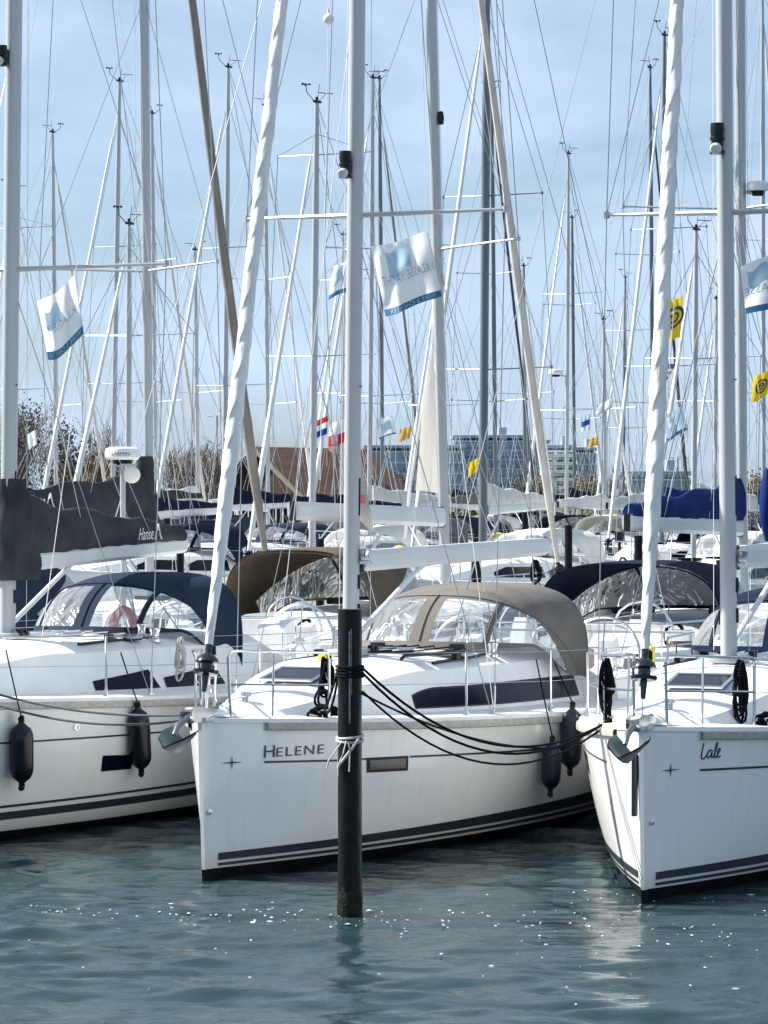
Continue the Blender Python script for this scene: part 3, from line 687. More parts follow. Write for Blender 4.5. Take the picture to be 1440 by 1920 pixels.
def coil(label, p, n=5, w_=.10, hh=.34, mt=ROPEB, plane=(1, 0, 0), tails=0, seed=0, parent=None, name='coiled_rope', cat='rope'):
    "a hank of line hanging from p"
    rnd = random.Random(seed); m = MB(); p = Vector(p); s_ = Vector(plane).normalized(); o_ = Vector((0, 0, 1)).cross(s_)
    for k in range(n):
        ww = w_ * (.35 + .8 * rnd.random()); h2 = hh * (.5 + .6 * rnd.random()); ph = rnd.random() * .5 - .25; off = o_ * (rnd.random() - .5) * .07
        pts = [p + off + s_ * (math.sin(a) * ww * (1.15 - .85 * (math.cos(a) * .5 + .5)) * (1 if hh > .15 else 1.6) + ph * .06) + Vector((0, 0, -h2 / 2 + math.cos(a) * h2 / 2)) for a in [2 * math.pi * i / 18 for i in range(19)]]
        m.tube(wob(pts, .035, 5, k + seed), .012, 6)
    for k in range(3): m.tube([p + s_ * (w_ * .42) * math.cos(a) + o_ * .04 * math.sin(a) + Vector((0, 0, -hh * (.13 + .045 * k))) for a in [2 * math.pi * i / 12 for i in range(13)]], .011, 6)
    o = m.build(name, mt, parent)
    if label: tag(o, label, cat)
    return o
def rope(label, ptss, r, mt, group=None, cat='mooring rope'):
    m = MB()
    for pts in ptss: m.tube(pts, r, 7)
    return tag(m.build('mooring_rope', mt, None), label, cat, group)

# ================================================================== HELENE
H1, h1, mpos1, bm1, bd1, zd1 = sailboat('white sailing yacht named HELENE with taupe sprayhood, moored behind the black pile', a=22, origin=(-1.53, 25.0), det=2, mT=3.25, top=15.3,
    rake=1.6, mast_r=.072, cover=None, boom_swing=11, boomL=3.45, boomd=.20, boom_z=2.60, hoodc='taupe', hood_t=(4.95, 6.95), hoodw=1.08, spz=(5.83, 10.2), spl=1.32, sail_r=.068, backstay=True, wins=False, wire=.0055)
def hull_dress(root, h, name, line_px, stripes=True):
    for side in (1, -1):
        hull_strip(h, .16 if side > 0 else .22, h.L, lambda t: .165 + .004 * t, lambda t: .225 + .012 * t, side).build('waterline_stripe', STRIPE, root)
        hull_strip(h, .16 if side > 0 else .22, h.L, lambda t: .118 + .002 * t, lambda t: .142 + .004 * t, side).build('waterline_stripe', STRIPE, root)
        m = MB(); m.tube([(side * 0, 0, 0)] * 2, .001, 3)
hull_dress(H1, h1, 'HELENE', None)
hull_text(H1, h1, H1, 'H', 495, 514, 1398, 1421, space=1, toff=.0)
hull_text(H1, h1, H1, 'ELENE', 518, 605, 1402, 1419, space=1.18)
def line_strip(root, h, pxs, pys, th=3.2, side=1):
    a = hull_at(root, h, pxs[0], pys[0], side); b = hull_at(root, h, pxs[1], pys[1], side); m = MB(); rows = []
    for i in range(31):
        t = lerp(a[0], b[0], i / 30); z = lerp(a[1], b[1], i / 30); rows.append([h.pt(t, z - .009, side, .004), h.pt(t, z + .009, side, .004)])
    m.grid(rows); m.build('styling_line', STRIPE, root)
line_strip(H1, h1, (495, 632), (1429, 1426)); line_strip(H1, h1, (672, 688), (1424, 1423)); line_strip(H1, h1, (768, 1075), (1419, 1400))
star(H1, h1, H1, 434, 1430, .10)
f_ = hull_quad(H1, h1, 'hull_portlight', H1, (687, 765, 764, 687), (1421, 1417, 1445, 1449), BLK, off=.005)
hull_quad(H1, h1, 'portlight_pane', f_, (692, 760, 759, 692), (1426, 1422, 1440, 1444), mat('portlight_glass', (.10, .095, .09), .12, namt=.15), off=.009)
def thruhull(root, h, px, py, r_=.022):
    t, z = hull_at(root, h, px, py); c = h.pt(t, z, 1, .004); m = MB(); m.lathe([(.001, 0), (r_, 0), (r_, .012), (r_ * .5, .014), (r_ * .5, .004), (.001, .004)], c, 14, 0, (1, -.5, 0)); m.build('skin_fitting', STEEL, root)
thruhull(H1, h1, 391, 1523)
# long cabin window
def long_window(root, h, t0, t1, side=1, k0=.10, k1=.86, name='cabin_window'):
    m = MB(); rows = []; f = MB(); fr = []
    for i in range(31):
        q = i / 30; t = lerp(t0, t1, q)
        kk = k1 - (.14 * (1 - q / .12) ** 2 if q < .12 else 0); ta = t
        rows.append([h.cabpt(t, k0, side, .008), h.cabpt(t, (k0 + kk) / 2, side, .008), h.cabpt(t + (.16 * 0), kk, side, .008)])
        fr.append([h.cabpt(t, k0 - .04, side, .004), h.cabpt(t, (k0 + kk) / 2, side, .004), h.cabpt(t, kk + .045, side, .004)])
    m.grid(rows); o = m.build(name, GLASS, root); f.grid(fr); f.build('window_seal', BLK, o)
    return o
tw = [solve_t(H1, lambda q: h1.cabpt(q, .4), x, .5, 9) for x in (772, 1078)]; long_window(H1, h1, tw[0], tw[1], 1, .12, .54); long_window(H1, h1, tw[0], tw[1], -1, .12, .54)
# deck gear
hatch(h1, H1, 2.0, .5, .5); hatch(h1, H1, 4.15, .42, .42, 0); hatch(h1, H1, 4.35, .3, .2, .62)
hb_ = MB(); hb_.tube([h1.cabpt(3.0, 1.02) + Vector((-.10, 0, .11)), h1.cabpt(3.06, 1.02) + Vector((-.10, 0, .14)), h1.cabpt(4.4, 1.02) + Vector((-.12, 0, .13)), h1.cabpt(4.45, 1.02) + Vector((-.12, 0, .10))], .018, 6); hb_.build('grab_rail', BLK, H1)
anchor(h1, H1, mat('anchor_galvanised', (.16, .19, .19), .35, .6, namt=.2), .85)
cl1 = tube_cleat(h1, H1, 1.25); tube_cleat(h1, H1, 1.0, -1)
for s_ in (1, -1):
    winch(H1, (s_ * .75, 5.05, h1.deckpt(.75, 5.05))); tube_cleat(h1, H1, 5.6, s_)
    winch(H1, (s_ * 1.1, 8.0, h1.sheer(8) + .29))
def deck_clutter(h, par, seed=1):
    rnd = random.Random(seed); m = MB()
    for k in range(7):
        x = -.45 + .15 * k + rnd.random() * .03; pts = [(x * .5, h1.L * .335, h.deckpt(x * .5, h.L * .335) + .03), (x, h.L * .42, h.deckpt(x, h.L * .42) + .03), (x, h.L * .52, h.deckpt(x, h.L * .5) + .03)]
        m.tube(pts, .008, 5)
    m.build('halyard_tails', ROPEB if seed % 2 else WIREL, par)
    m = MB()
    for s_ in (1, -1):
        m.box((s_ * .42, h.L * .5, h.deckpt(.42, h.L * .5) + .05), (.13, .10, .05)); m.tube([(s_ * .7, h.L * .36, h.deckpt(.7, h.L * .36) + .02), (s_ * .72, h.L * .5, h.deckpt(.72, h.L * .5) + .02)], .016, 5)
        m.box((s_ * .71, h.L * .42, h.deckpt(.71, h.L * .42) + .05), (.06, .12, .07))
        for t in (.345, .355): m.box((s_ * .14, h.L * t, h.deckpt(.14, h.L * t) + .05), (.05, .06, .09))
    m.build('deck_blocks', BLK, par)
deck_clutter(h1, H1, 1)
# ================================================================== Lale
H2, h2, mpos2, bm2, bd2, zd2 = sailboat('white sailing yacht named Lale showing both bow sides, at the right edge', a=19.3, origin=(2.02, 23.7), det=2, mT=3.12, top=15.3, F0=1.37,
    rake=.3, heel=-.55, mast_r=.072, cover=None, boom_swing=10, boomL=3.75, boomd=.20, boom_z=2.66, hoodc='navy', spz=(5.72, 10.0), spl=1.2, sail_r=.07, wins=False, wire=.0055, sail=SAILW)
hull_dress(H2, h2, 'Lale', None)
line_strip(H2, h2, (1312, 1500), (1444, 1434)); star(H2, h2, H2, 1257, 1444, .095); thruhull(H2, h2, 1221, 1542)
long_window(H2, h2, 3.2, 6.9, 1, .12, .8); hatch(h2, H2, 2.0, .5, .5); hatch(h2, H2, 4.1, .42, .42)
anchor(h2, H2, mat('anchor_galvanised', (.16, .19, .19), .3, .7, namt=.2), .88)
cl2 = tube_cleat(h2, H2, 1.5); cl2b = tube_cleat(h2, H2, 1.1, -1); deck_clutter(h2, H2, 2)
# handwritten name, stroke by stroke
def script_name(root, h, par, strokes, px0, px1, pyt, pyb):
    t0, z1 = hull_at(root, h, px0, pyt); t1, _ = hull_at(root, h, px1, pyb); _, z0 = hull_at(root, h, px0, pyb); m = MB()
    for s_ in strokes:
        q = []
        for i in range(len(s_) - 1):
            p0 = s_[max(i - 1, 0)]; p1 = s_[i]; p2 = s_[i + 1]; p3 = s_[min(i + 2, len(s_) - 1)]
            for k in range(6):
                f = k / 6; q.append([.5 * (2 * p1[j] + (p2[j] - p0[j]) * f + (2 * p0[j] - 5 * p1[j] + 4 * p2[j] - p3[j]) * f * f + (3 * p1[j] - p0[j] - 3 * p2[j] + p3[j]) * f ** 3) for j in (0, 1)])
        q.append(list(s_[-1])); m.tube([h.pt(lerp(t0, t1, u), lerp(z0, z1, v), 1, .003) for u, v in q], .0062, 6)
    m.build('name_lettering', TEXTD, par)
script_name(H2, h2, H2, [
    [(.12, 1), (.06, .6), (.03, .2), (.08, .02), (.2, .08), (.3, .25), (.42, .5), (.5, .55), (.4, .5), (.32, .3), (.34, .1), (.44, .1), (.54, .35), (.57, .52), (.54, .2), (.6, .05), (.68, .25), (.78, .7), (.8, .98), (.75, .85), (.7, .4), (.72, .08), (.8, .08), (.88, .3), (.97, .48), (.93, .6), (.86, .5), (.84, .2), (.9, .04), (1.0, .12)]], 1315, 1350, 1394, 1424)
# starboard side seen over the bow: window line, portlights, seams
def strip_side(h, root, side, t0, t1, z, w_=.016): hull_strip(h, t0, t1, lambda t: z - w_ / 2, lambda t: z + w_ / 2, side).build('styling_line', STRIPE, root)
strip_side(h2, H2, -1, .95, 9, 1.02); strip_side(h1, H1, -1, .9, 9, 1.02)
m = MB(); m.grid([[h2.pt(2.1, .98, -1, .006), h2.pt(2.1, .80, -1, .006)], [h2.pt(2.75, .98, -1, .006), h2.pt(2.75, .80, -1, .006)]]); m.build('hull_portlight', GLASS, H2)
m = MB(); 
m.box((-.07, .08, .93), (.04, .06, .5)); m.build('stem_guard', STRIPE, H2)
# ================================================================== the grey-green yacht on the left
H3, h3, mpos3, bm3, bd3, zd3 = sailboat('pale grey yacht with slate sprayhood and charcoal boom cover, cut off by the left edge', a=22, origin=(-5.08, 26.3), det=2, mT=3.65, top=16, L=10.6, B=3.5, F0=1.42, F1=1.13,
    hullm=GELG, rake=1.4, mast_r=.072, cover='charcoal', boom_swing=-3, boomL=4.3, boomd=.20, boom_z=2.55, hoodc='slate', hood_t=(5.15, 7.0), hoodw=.98, spz=(5.45, 10.2), spl=1.45, sail_r=.06, wins=False, wire=.0055, coverh=.66, cov_t0=.0)
for side in (1, -1):
    hull_strip(h3, .2, h3.L, lambda t: .20 + .004 * t, lambda t: .275 + .004 * t, side).build('waterline_stripe', STRIPE, H3)
    hull_strip(h3, .2, h3.L, lambda t: .315 + .004 * t, lambda t: .34 + .004 * t, side).build('waterline_stripe', STRIPE, H3)
line_strip(H3, h3, (-60, 335), (1397, 1370))
thruhull(H3, h3, 142, 1364, .03)
def cab_quad(root, h, px, k0=.16, k1=.86, slant=.1):
    t0 = solve_t(root, lambda q: h.cabpt(q, .4), px[0], .5, h.L); t1 = solve_t(root, lambda q: h.cabpt(q, .4), px[1], .5, h.L); m = MB(); rows = []
    for i in range(11):
        q = i / 10; t = lerp(t0, t1, q); rows.append([h.cabpt(t + slant * .4 * q, k0, 1, .008), h.cabpt(t - slant * q, lerp(k1 - .22, k1, q), 1, .008)])
    m.grid(rows); m.build('cabin_window', GLASS, root)
cab_quad(H3, h3, (170, 288), .04, .50); cab_quad(H3, h3, (303, 410), .04, .50)
hull_quad(H3, h3, 'hull_portlight', H3, (192, 247, 245, 188), (1417, 1415, 1442, 1447), GLASS)
hatch(h3, H3, 2.2, .55, .55); hatch(h3, H3, 4.6, .45, .45); hatch(h3, H3, 4.9, .3, .22, .65); deck_clutter(h3, H3, 4); tube_cleat(h3, H3, 5.5); anchor(h3, H3, MATS['anchor_galvanised'])
winch(H3, (.8, 5.3, h3.deckpt(.8, 5.3))); winch(H3, (.62, 5.35, h3.deckpt(.62, 5.35)))
# mast boot of the left cover: canvas collar wrapped round mast
m = MB(); rows = []
for i in range(15):
    f = i / 14; z = lerp(2.38, 3.38, f); c = mpos3(z); wd = lerp(.225, .135, sm(.35, 1.0, f)) * (1 + .05 * math.sin(f * 11)) ; row = []
    for k in range(24):
        th = 2 * math.pi * k / 24; r_ = wd * (1 + .26 * noise.noise(Vector((math.cos(th) * 2.6, math.sin(th) * 2.6, f * 3)))); 
        row.append(c + Vector((r_ * math.cos(th), r_ * 1.25 * math.sin(th) + .12 * (1 - f * .6), .0)))
    rows.append(row)
m.grid(rows, 0, True, True); m.build('mast_cover', CLOTHS['charcoal'], H3, angle=70)
def cover_text(par, txt, base, along, up, w_, hh, mt=TEXTW, shear=.35):
    vs, fs, asp = text_geo(txt, shear); m = MB(); base, along, up = Vector(base), Vector(along).normalized(), Vector(up).normalized()
    m.add([base + along * u * w_ + up * v * hh for u, v in vs], fs); return m.build('lettering', mt, par, smooth=False)
boom3 = [c for c in H3.children if c.name.startswith('boom')][0]
def hanse_logo(par, p, along, w_=.34, hh=.10, nrm=None):
    cover_text(par, 'Hanse', p, along, (0, 0, 1), w_ * .66, hh, shear=.45)
    m = MB(); a = Vector(along).normalized(); u = Vector((0, 0, 1)); b = Vector(p)
    c = lambda x, y: b + a * (w_ * x) + u * (hh * y)
    m.tube([c(.72, -.05), c(.80, .75), c(.85, 1.15), c(.88, 1.2), c(.9, .9)], .008, 5); m.tube([c(.84, .7), c(.87, 1.2), c(.95, .3), c(1.02, -.05)], .009, 5)
    m.build('logo', TEXTW, par)
pr = Vector((bd3.y, -bd3.x, 0))
hanse_logo(boom3, bm3 + bd3 * 2.75 + pr * .135 + Vector((0, 0, .11)), bd3, .62, .13)

# ================================================================== fittings on the three near masts
def mast_light(par, c, r=.055, hh=.24, side=1):
    m = MB(); c = Vector(c)
    m.lathe([(.001, 0), (r, 0), (r, .03), (r * .8, .035), (r * .8, hh * .42), (r, hh * .46), (r, hh * .54), (r * .85, hh * .56), (r * .95, hh * .75), (r * .9, hh), (.001, hh)], c, 16)
    m.box(c + Vector((0, .07, hh * .5)), (.07, .12, .14)); m.build('steaming_light', BLK, par)
    g = MB(); g.lathe([(.001, -.01), (r * .72, -.01), (r * .82, .02), (r * .6, .045), (.001, .05)], c + Vector((0, -.045, .045)), 12, 0, (0, -1, -.35)); g.build('lamp_lens', mat('lamp_glass', (.5, .52, .55), .08, namt=.1), par)
mast1 = [c for c in H1.children if c.name.startswith('mast')][0]; mast2 = [c for c in H2.children if c.name.startswith('mast')][0]; mast3 = [c for c in H3.children if c.name.startswith('mast')][0]
mast_light(mast1, mpos1(6.16) + Vector((-.03, -.17, 0)), .062, .25); mast_light(mast2, mpos2(6.22) + Vector((-.03, -.17, 0)), .068, .27); mast_light(mast3, mpos3(7.44) + Vector((-.03, -.18, 0)), .055, .2)
for ms, mp_, zd in ((mast1, mpos1, zd1), (mast2, mpos2, zd2), (mast3, mpos3, zd3)):
    for z, x, l in ((zd + .35, .078, .13), (zd + .62, .078, .13), (zd + .33, -.078, .13), (zd + .60, -.078, .13), (zd + 1.3, .076, .35)):
        m = MB(); m.tube([mp_(z) + Vector((x, 0, 0)), mp_(z + l) + Vector((x, 0, 0))], .014 if l < .2 else .008, 6); m.build('mast_cleat', BLK, ms)
    winch(ms, mp_(zd + .85) + Vector((.11, .05, 0)))
    m = MB(); m.box(mp_(zd + 2.5) + Vector((.082, -.01, 0)), (.012, .035, .012)); m.build('maker_mark', STRIPE, ms)

# ================================================================== second row across the jetty, sterns towards us
def back_boat(label, mpx, d, a, **k): return sailboat(label, mast_px=mpx, d=d, a=a, **k)
A = back_boat('yacht with brown sprayhood lying behind HELENE, white boom left of its mast', 836, 43.5, 208, det=1, mT=4.1, L=11.6, B=3.8, top=18, rake=3.2, mast_r=.072, cover=None, boom_z=2.90, boomL=4.7, boomd=.27,
    hoodc='brown', sail=SAILC, sail_r=.075, spz=(6.75, 11), spl=1.55, F0=1.45, F1=1.1, cab=.95, hood_zt=2.5, hoodw=1.08, wire=.0075, sag_=.10, jacks=False, boom_swing=-3)
B_ = back_boat('yacht with navy sprayhood and blue sail cover, behind the bow of Lale', 1392, 43.5, 206, det=1, mT=4.1, L=11.8, B=3.8, top=18.5, rake=.8, mast_r=.075, cover='blue', boom_z=2.75, boomL=4.6, boomd=.24,
    hoodc='navy', hood_zt=2.33, hoodw=1.25, sail=SAILW, sail_r=.08, spz=(7.35, 11.5), spl=1.6, F0=1.45, F1=1.05, cab=.8, wire=.0075, coverh=.68, boom_swing=-1)
C_ = back_boat('yacht with charcoal sail cover and taupe furled headsail, behind the pale grey yacht', 281, 43.5, 208, det=1, frac=.87, mT=3.55, L=11.8, B=3.8, top=18.5, rake=1.0, mast_r=.06, cover='charcoal', boom_z=2.78, boomL=4.8, boomd=.24,
    hoodc='slate', sail=SAILB, sail_r=.085, spz=(6.45, 10.5), spl=1.5, F0=1.45, F1=1.05, cab=.85, hood_zt=2.3, wire=.0075, coverh=.78, sag_=.12)
# logo on the cover of the second charcoal one (seen from its starboard side)
rb, bb, bdvv = C_[0], C_[3], C_[4]; bo = [c for c in rb.children if c.name.startswith('boom')][0]; pl = Vector((-bdvv.y, bdvv.x, 0))
hanse_logo(bo, bb + bdvv * 3.15 + pl * .15 + Vector((0, 0, .22)), -bdvv, .62, .15)
# raised canvas flap at the mast of that yacht
m = MB(); rows = []
for i in range(11):
    f = i / 10; z = lerp(2.75, 3.78, f); c = C_[2](z); row = []
    for k in range(16):
        th = 2 * math.pi * k / 16; r_ = lerp(.19, .11, f) * (1 + .15 * noise.noise(Vector((math.cos(th) * 1.5, math.sin(th) * 1.5, f * 6)))); row.append(c + Vector((r_ * math.cos(th), r_ * 1.3 * math.sin(th) + .1, 0)))
    rows.append(row)
m.grid(rows, 0, True, True); m.build('mast_cover', CLOTHS['charcoal'], rb, angle=70)
# blue bundled genoa beside the mast of the blue-cover yacht
m = MB(); rows = []
for i in range(15):
    f = i / 14; c = Vector((-.25 + .04 * f, 3.6, lerp(2.55, 3.6, f))); rr = .16 * math.sin(math.pi * (.12 + .8 * f)) ** .7; rows.append([c + Vector((rr * math.cos(2 * math.pi * k / 12) * .8, rr * math.sin(2 * math.pi * k / 12) * (1.2 + .2 * math.sin(3 * f + k)), 0)) for k in range(12)])
m.grid(rows, 0, True, True); m.build('sail_bag', CLOTHS['blue'], B_[0], angle=70)
# instrument panel, flag bags, cockpit things on the second row
def radome(par, p, r=.24, hh=.19, txt=None, along=(1, 0, 0)):
    m = MB(); m.lathe([(.001, 0), (r * .86, 0), (r, .03), (r * 1.02, hh * .62), (r * .96, hh * .86), (r * .7, hh * .98), (.001, hh)], p, 24); o = m.build('radar_dome', PLAST, par)
    m = MB(); m.lathe([(.001, -.07), (r * .5, -.07), (r * .6, 0), (.001, 0)], p, 14); m.build('radar_bracket', BLK, par); return o
m = MB(); mb = B_[2](CH + (HZ - 352) * 43.5 / F); pr_ = mb + Vector((-.24, -.06, -.06)); m.tube([mb + Vector((0, 0, -.06)), pr_ + Vector((0, 0, -.04))], .03, 6); m.build('radar_arm', ALU, B_[0]); radome(B_[0], pr_, .16, .14)
# radar pole with a round white lamp on the quarter of the grey yacht
W3 = Matrix.Translation(H3.location) @ Matrix.Rotation(-R(22), 4, 'Z'); I3 = W3.inverted()
pb = I3 @ P(232, 1210, 34.6); pt_ = I3 @ P(230, 872, 34.6); m = MB(); m.tube([pb, pt_], .032, 10); m.tube([pb + Vector((.0, -.35, -.1)), pb.lerp(pt_, .35)], .014, 6); m.tube([pb + Vector((.3, 0, -.05)), pb.lerp(pt_, .35)], .014, 6)
m.box(pt_, (.26, .2, .03)); m.build('radar_pole', ALU, H3)
rd = radome(H3, pt_ + Vector((0, 0, .06)), .20, .15)
c0 = pt_ + Vector((0, 0, .06)); vs, fs, asp = text_geo('GARMIN'); m = MB(); ang0 = R(-68) - .62
m.add([c0 + Vector((.2065 * math.cos(ang0 - .5 + u * 1.15 + .45), .2065 * math.sin(ang0 - .5 + u * 1.15 + .45), .045 + v * .04)) for u, v in vs], fs); m.build('lettering', TEXTD, H3, smooth=False)
m = MB(); lc = I3 @ P(247, 890, 34.55); m.lathe([(.001, -.05), (.06, -.045), (.095, 0), (.098, .02), (.08, .035), (.001, .04)], lc, 20, 0, (I3.to_3x3() @ Vector((.25, -1, -.1)))); m.build('round_lamp', mat('lamp_cream', (.75, .74, .66), .3, namt=.05), H3)
# horseshoe lifebuoy seen through the grey yacht's hood
m = MB(); c = I3 @ P(232, 1185, 31.6); m.tube([c + Vector((.16 * math.cos(a), -.06 * math.cos(a), .23 * math.sin(a))) for a in [R(-50) + R(280) * i / 16 for i in range(17)]], .05, 8); tag(m.build('horseshoe_lifebuoy', ORANGE, None), 'orange horseshoe lifebuoy behind the clear hood window of the pale grey yacht', 'lifebuoy')
bpy.data.objects['horseshoe_lifebuoy'].matrix_world = W3
# brown-red companion panel and white box in cockpits
def wbox(name, px, py, d, dim, mt, label, cat, rz=0, rx=0):
    m = MB(); m.box((0, 0, 0), dim, 0, 0, rx); o = m.build(name, mt, None); o.location = P(px, py, d); o.rotation_euler = (0, 0, rz); return tag(o, label, cat)

# ================================================================== jetty and piles
def jetty(y0, slope, x0, x1, wd, z=.75):
    m = MB(); L_ = x1 - x0; n = int(L_ / .16); a = math.atan(slope); ca, sa = math.cos(a), math.sin(a)
    for i in range(n):
        s_ = x0 + L_ * (i + .5) / n; m.box((s_ * ca, y0 + s_ * sa, z), (.145, wd, .04), a)
    for o in (-wd / 2 + .1, wd / 2 - .1): m.box((((x0 + x1) / 2) * ca - o * sa, y0 + (x0 + x1) / 2 * sa + o * ca, z - .13), (L_, .12, .2), a)
    i = 0
    o = m.build('jetty', WOOD, None); o['kind'] = 'structure'
jetty(36.8, -.40, -16, 20, 1.3); jetty(97.5, -.2, -40, 40, 2.0); jetty(62, -.3, -26, -6, 1.2, .6)
def pile(label, px, ptop, d=None, ybot=None, r=.09, mt=PILE, cap=True, group=None, lean=0):
    d = d or CH * F / (ybot - HZ); b = P(px, HZ, d); b.z = -2.2; zt = CH - (ptop - HZ) * d / F; m = MB(); rows = []
    for i in range(27):
        z = lerp(-2.2, zt, i / 26); row = []
        for k in range(20):
            th = 2 * math.pi * k / 20; rr = r * (1 + .025 * noise.noise(Vector((math.cos(th) * 2, math.sin(th) * 2, z * 3))) + (.06 * noise.noise(Vector((math.cos(th) * 5, math.sin(th) * 5, z * 9))) if z < .35 else 0)); row.append(Vector((rr * math.cos(th) + lean * (z + .5), rr * math.sin(th), z)))
        rows.append(row)
    m.grid(rows, 0, True, False); m.poly([rows[-1][k] for k in range(20)], 1)
    o = m.build('mooring_pile', [mt, mat('pile_top', (.055, .05, .03), .9, nscale=20, namt=.6, bump=.6)], None); o.location = (b.x, b.y, 0); tag(o, label, 'mooring pile', group)
    return o, Vector((b.x, b.y, zt))
pl0, pt0 = pile('tall black mooring pile standing in the water in front of HELENE', 656, 1142, ybot=1716, r=.092)
m = MB(); m.box((0, -.096, pt0.z - .52), (.012, .02, .70)); m.box((.012, -.098, pt0.z - .4), (.008, .012, .5)); m.build('scuffed_batten', mat('pile_scuff', (.16, .17, .17), .7, namt=.4, nscale=20), pl0)
m = MB(); rows = []
for i in range(13):
    z = lerp(-.4, .26, i / 12); rows.append([Vector(((.098 - .008 * (z > .2) + .010 * noise.noise(Vector((math.cos(a) * 3, math.sin(a) * 3, z * 14))) * (1.2 - z * 3)) * math.cos(a), (.098 - .008 * (z > .2) + .010 * noise.noise(Vector((math.cos(a) * 3, math.sin(a) * 3, z * 14))) * (1.2 - z * 3)) * math.sin(a), z + .05 * noise.noise(Vector((math.cos(a) * 2, math.sin(a) * 2, 5))) * (i == 12))) for a in [2 * math.pi * k / 36 for k in range(36)]])
m.grid(rows, 0, True); m.build('weed_band', mat('weed', (.008, .010, .005), .6, nscale=12, namt=.7, bump=.4, bscale=40, spec=.2), pl0)
# light rope lashed round it
m = MB(); zr_ = CH - (1388 - HZ) * pt0.y / F; rg = random.Random(3)
for k in range(2): m.tube([(.10 * math.cos(a), .10 * math.sin(a), zr_ + .028 * k + .012 * math.sin(a + k)) for a in [2 * math.pi * i / 20 for i in range(21)]], .011, 6)
for k in range(3):
    x = -.06 + .03 * k; m.tube(wob([(x, -.105, zr_), (x + .02 * (k - 2), -.13, zr_ - .08), (x + .05 * (k - 2), -.12, zr_ - .16 - .03 * (k % 3)), (x + .06 * (k - 2), -.115, zr_ - .22 - .04 * (k % 2))], .02, 9, k), .006, 5)
m.tube([(-.09, -.06, zr_ - .2), (.02, -.12, zr_ - .05), (.07, -.1, zr_ + .02)], .012, 6)
o = m.build('lashing_rope', ROPEW, None); o.location = (pt0.x, pt0.y, 0); tag(o, 'frayed pale rope lashed around the tall black pile', 'rope')
for px, py, d, r_, lab in ((338, 1006, 62, .08, 'dark pile rising behind the pale grey yacht, left of the white furled headsail'), (893, 1038, 50, .085, 'dark pile behind the sprayhood of HELENE'), (1197, 1004, 58, .08, 'dark pile just left of the furled headsail of Lale'),
                      (600, 1010, 58, .08, 'dark pile behind the brown sprayhood'), (1066, 985, 62, .08, 'dark pile below the furling drum of the cream headsail'), (313, 965, 80, .09, 'short dark pile left of the taupe furled headsail'), (370, 990, 80, .09, 'short dark pile among the far boats right of the charcoal cover'),
                      (1353, 1050, 50, .09, 'dark pile beside the mast of Lale'), (985, 960, 82, .09, 'short dark pile far back among the white boats'), (775, 950, 82, .09, 'far pile under the cream triangular sail')):
    pile(lab, px, py, d=d, r=r_, group='mooring piles in the far boxes')

# ================================================================== ropes and coils
pw = lambda z, ang=0, r=.1: Vector((pt0.x + r * math.sin(ang), pt0.y - r * math.cos(ang), z))
zc = lambda py, d: CH - (py - HZ) * d / F
m = MB()
wl = lambda root, p: world(root, p)
bowL = wl(H2, cl2b)
rope('heavy black mooring lines sagging from the black pile to the bow of Lale', [
    sag(pw(zc(1252, pt0.y), 1.3), bowL, .40, 20), sag(pw(zc(1262, pt0.y), 1.4), bowL + Vector((0, .03, .01)), .45, 20)], .0105, ROPEB)
rope('thinner pair of black lines hanging lowest from the pile across the hull of HELENE', [
    sag(pw(zc(1296, pt0.y), 1.3), bowL + Vector((.02, .05, 0)), .47, 20), sag(pw(zc(1300, pt0.y), 1.2), wl(H1, h1.pt(4.6, h1.sheer(4.6) - .32, 1, .05)), .12, 20)], .009, ROPEB)
c1w = wl(H1, cl1)
rope('black line running from the bow cleat of HELENE up to the black pile', [sag(c1w, pw(zc(1258, pt0.y), -1.2), .02, 10), sag(c1w + Vector((.02, 0, 0)), pw(zc(1250, pt0.y), -.9), .10, 10), sag(pw(zc(1250, pt0.y), 0), pw(zc(1252, pt0.y), 3.1), -.0, 3)], .010, ROPEB)
m = MB()
for k in range(4): m.tube(wob([(pt0.x + .103 * math.sin(a), pt0.y - .103 * math.cos(a), zc(1250 + 6 * k, pt0.y)) for a in [2 * math.pi * i / 16 for i in range(17)]], .004, 8, k), .011, 6)
tag(m.build('rope_turns', ROPEB, None), 'turns of black line wound around the black pile below its top', 'rope')
coil('black line heaped on the bow cleat of HELENE', c1w + Vector((0, 0, .06)), 5, .09, .09, plane=(1, .3, 0), seed=2)
coil('black hank of line hanging from the pulpit of HELENE beside the pile', P(612, 1232, 26.1), 5, .055, .34, plane=(1, 0, 0), seed=5)
coil('thin black loop dangling under the hank at the pulpit of HELENE', P(604, 1290, 26.0), 2, .09, .2, plane=(1, 0, 0), seed=11)
coil('big black hank of rope hung on the pulpit of Lale', P(1388, 1240, 24.85), 9, .07, .52, plane=(1, 0, .1), seed=9)
coil('black rope heaped on the foredeck cleat of Lale', wl(H2, cl2) + Vector((0, 0, .06)), 5, .13, .09, plane=(1, .3, 0), seed=12)
coil('black hank hanging on the starboard pulpit of Lale', P(1138, 1236, 25.1), 9, .055, .55, plane=(1, 0, 0), seed=21)
coil('grey-white hank of rope hanging on the lifeline of the pale grey yacht', P(338, 1198, 29.6), 7, .085, .44, mt=ROPEW, plane=(1, 0, 0), seed=31)
coil('short black hank hanging on a bow rail above the sprayhood of HELENE', P(1005, 1050, 46.4), 6, .1, .4, plane=(1, 0, 0), seed=41)
c2w = wl(H2, cl2)
rope('black mooring line leading from the foredeck cleat of Lale off to the right', [sag(c2w, c2w + Vector((2.2, -1.4, .42)), .12, 12), sag(c2w, c2w + Vector((2.2, -1.5, .30)), .14, 12)], .0125, ROPEB)
b1s = wl(H1, Vector((-.25, .6, h1.sheer(.6) + .05)))
